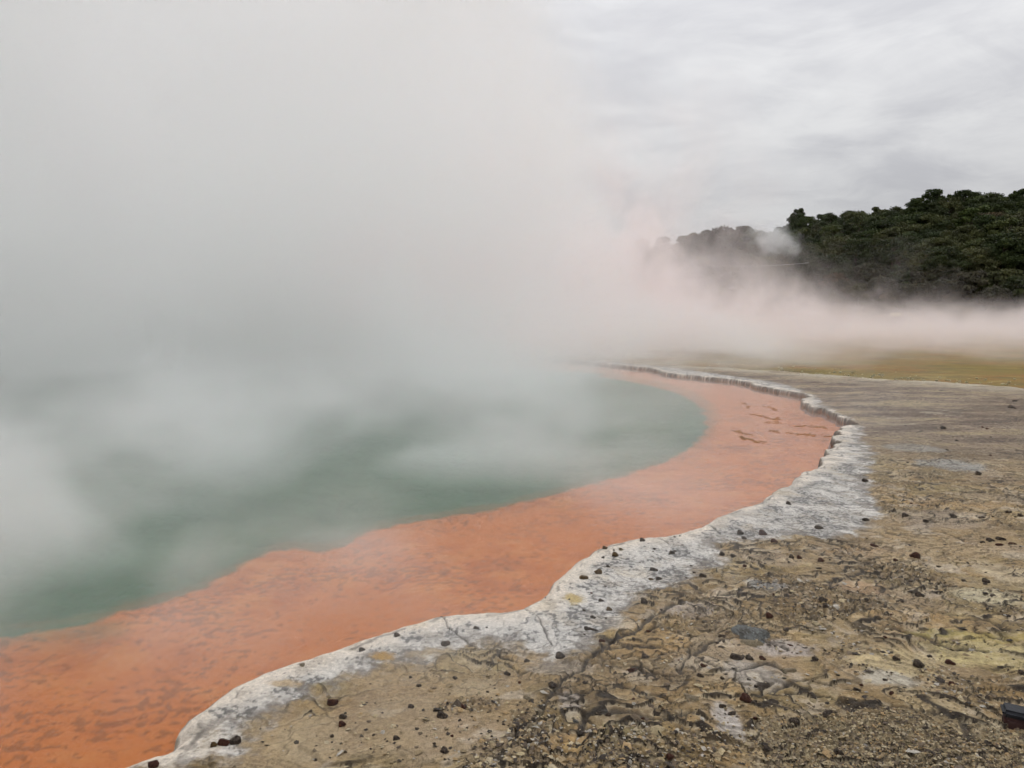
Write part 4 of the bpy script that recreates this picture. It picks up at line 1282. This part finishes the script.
# C: steam over the shallow basin, pink bounce light put into its colour
b, v, P, (px_, py_, pz_) = vol_mat('basin_steam', (1.0, 0.925, 0.92, 1), 0.0)
n1 = b.noise(b.vmap(P, (0.34, 0.13, 0.24), (5, 0, 0)), 1.0, 4.5, 0.62, 0.7)
left = b.mapr(b.math('SUBTRACT', px_, b.math('MULTIPLY', py_, 0.16)), 0.0, 7.5, 1.0, 0.0)   # near the big plume it towers
wis = b.mapr(n1, 0.36, 0.66, 0.0, 1.0)
top = b.math('MULTIPLY', b.math('ADD', 0.3, b.math('MULTIPLY', wis, 2.0)), 1.0)
mid_ = b.mapr(b.math('SUBTRACT', px_, b.math('MULTIPLY', py_, 0.30)), 0.0, 12.0, 1.0, 0.0)
top = b.math('ADD', top, b.math('MULTIPLY', mid_, b.math('MULTIPLY', wis, 2.7)))
top = b.math('ADD', top, b.math('MULTIPLY', left, b.math('ADD', 1.9, b.math('MULTIPLY', wis, 3.3))))
hz = b.mapr(b.math('DIVIDE', pz_, top), 0.0, 1.5, 1.0, 0.0)
nr = b.mapr(b.math('ADD', py_, b.math('MULTIPLY', b.math('SUBTRACT', n1, 0.5), 22.0)), 20.0, 38.0)
d = b.math('MULTIPLY', b.math('MULTIPLY', hz, nr), b.mapr(n1, 0.36, 0.62, 0.25, 1.4))
b.put(v.inputs['Density'], b.math('MULTIPLY', d, b.math('ADD', 0.08, b.math('MULTIPLY', left, 0.05))))
mC = b.out(None, v.outputs[0])
vol_box('basin_steam', -12, 66, 16, 88, WZ2 + 0.01, 13, mC, 'steam drifting low over the shallow yellow basin, pink bounce light in its colour')

# D: small white puff in front of the trees
b, v, P, (px_, py_, pz_) = vol_mat('steam_puff', (1, 1, 1, 1), 0.0)
tcn = b.node('ShaderNodeTexCoord'); ln = b.node('ShaderNodeVectorMath', operation='LENGTH'); b.l.new(tcn.outputs['Object'], ln.inputs[0])
n1 = b.noise(b.vmap(P, (0.5, 0.5, 0.6)), 1.0, 3, 0.6, 0.6)
rad = b.math('ADD', ln.outputs['Value'], b.math('MULTIPLY', b.math('SUBTRACT', n1, 0.5), 1.6))
b.put(v.inputs['Density'], b.math('MULTIPLY', b.mapr(rad, 0.2, 0.95, 1.0, 0.0), 0.30))
mD = b.out(None, v.outputs[0])
V, F = [], []; box_vf(V, F, -1, 1, -1, 1, -1, 1)
pf = link('steam_puff', mesh_np('steam_puff', V, F, False), mD)
x, y = at_bearing(770, 104); pf.location = (x, y, CH + (312 - 240) / FPX * 104 * 0.94); pf.scale = (4.2, 3.5, 2.6); pf.rotation_euler = (0, 0.35, -0.34)
tag(pf, 'small white puff of steam hanging before the trees left of the skyline drop', 'steam', None, 'stuff')

for m_, sr in ((mA, 0.42), (mB, 0.24), (mC, 0.2), (mD, 0.8)):
    m_.cycles.volume_step_rate = sr
    m_.cycles.volume_sampling = 'MULTIPLE_IMPORTANCE'
    m_.cycles.homogeneous_volume = False

# ------------------------------------------------------------------ render settings
scene.render.engine = 'CYCLES'
cy = scene.cycles
cy.volume_step_rate = 1.0; cy.volume_max_steps = 160
cy.max_bounces = 20; cy.diffuse_bounces = 2; cy.glossy_bounces = 2; cy.transmission_bounces = 2; cy.transparent_max_bounces = 8; cy.volume_bounces = 18
cy.use_adaptive_sampling = True; cy.adaptive_threshold = 0.06; cy.adaptive_min_samples = 12
cy.use_denoising = True
try: cy.denoiser = 'OPENIMAGEDENOISE'
except Exception: pass
cy.caustics_reflective = False; cy.caustics_refractive = False
scene.view_settings.view_transform = 'Standard'; scene.view_settings.look = 'None'
scene.view_settings.exposure = 0.0; scene.view_settings.gamma = 1.0; scene.view_settings.use_curve_mapping = False
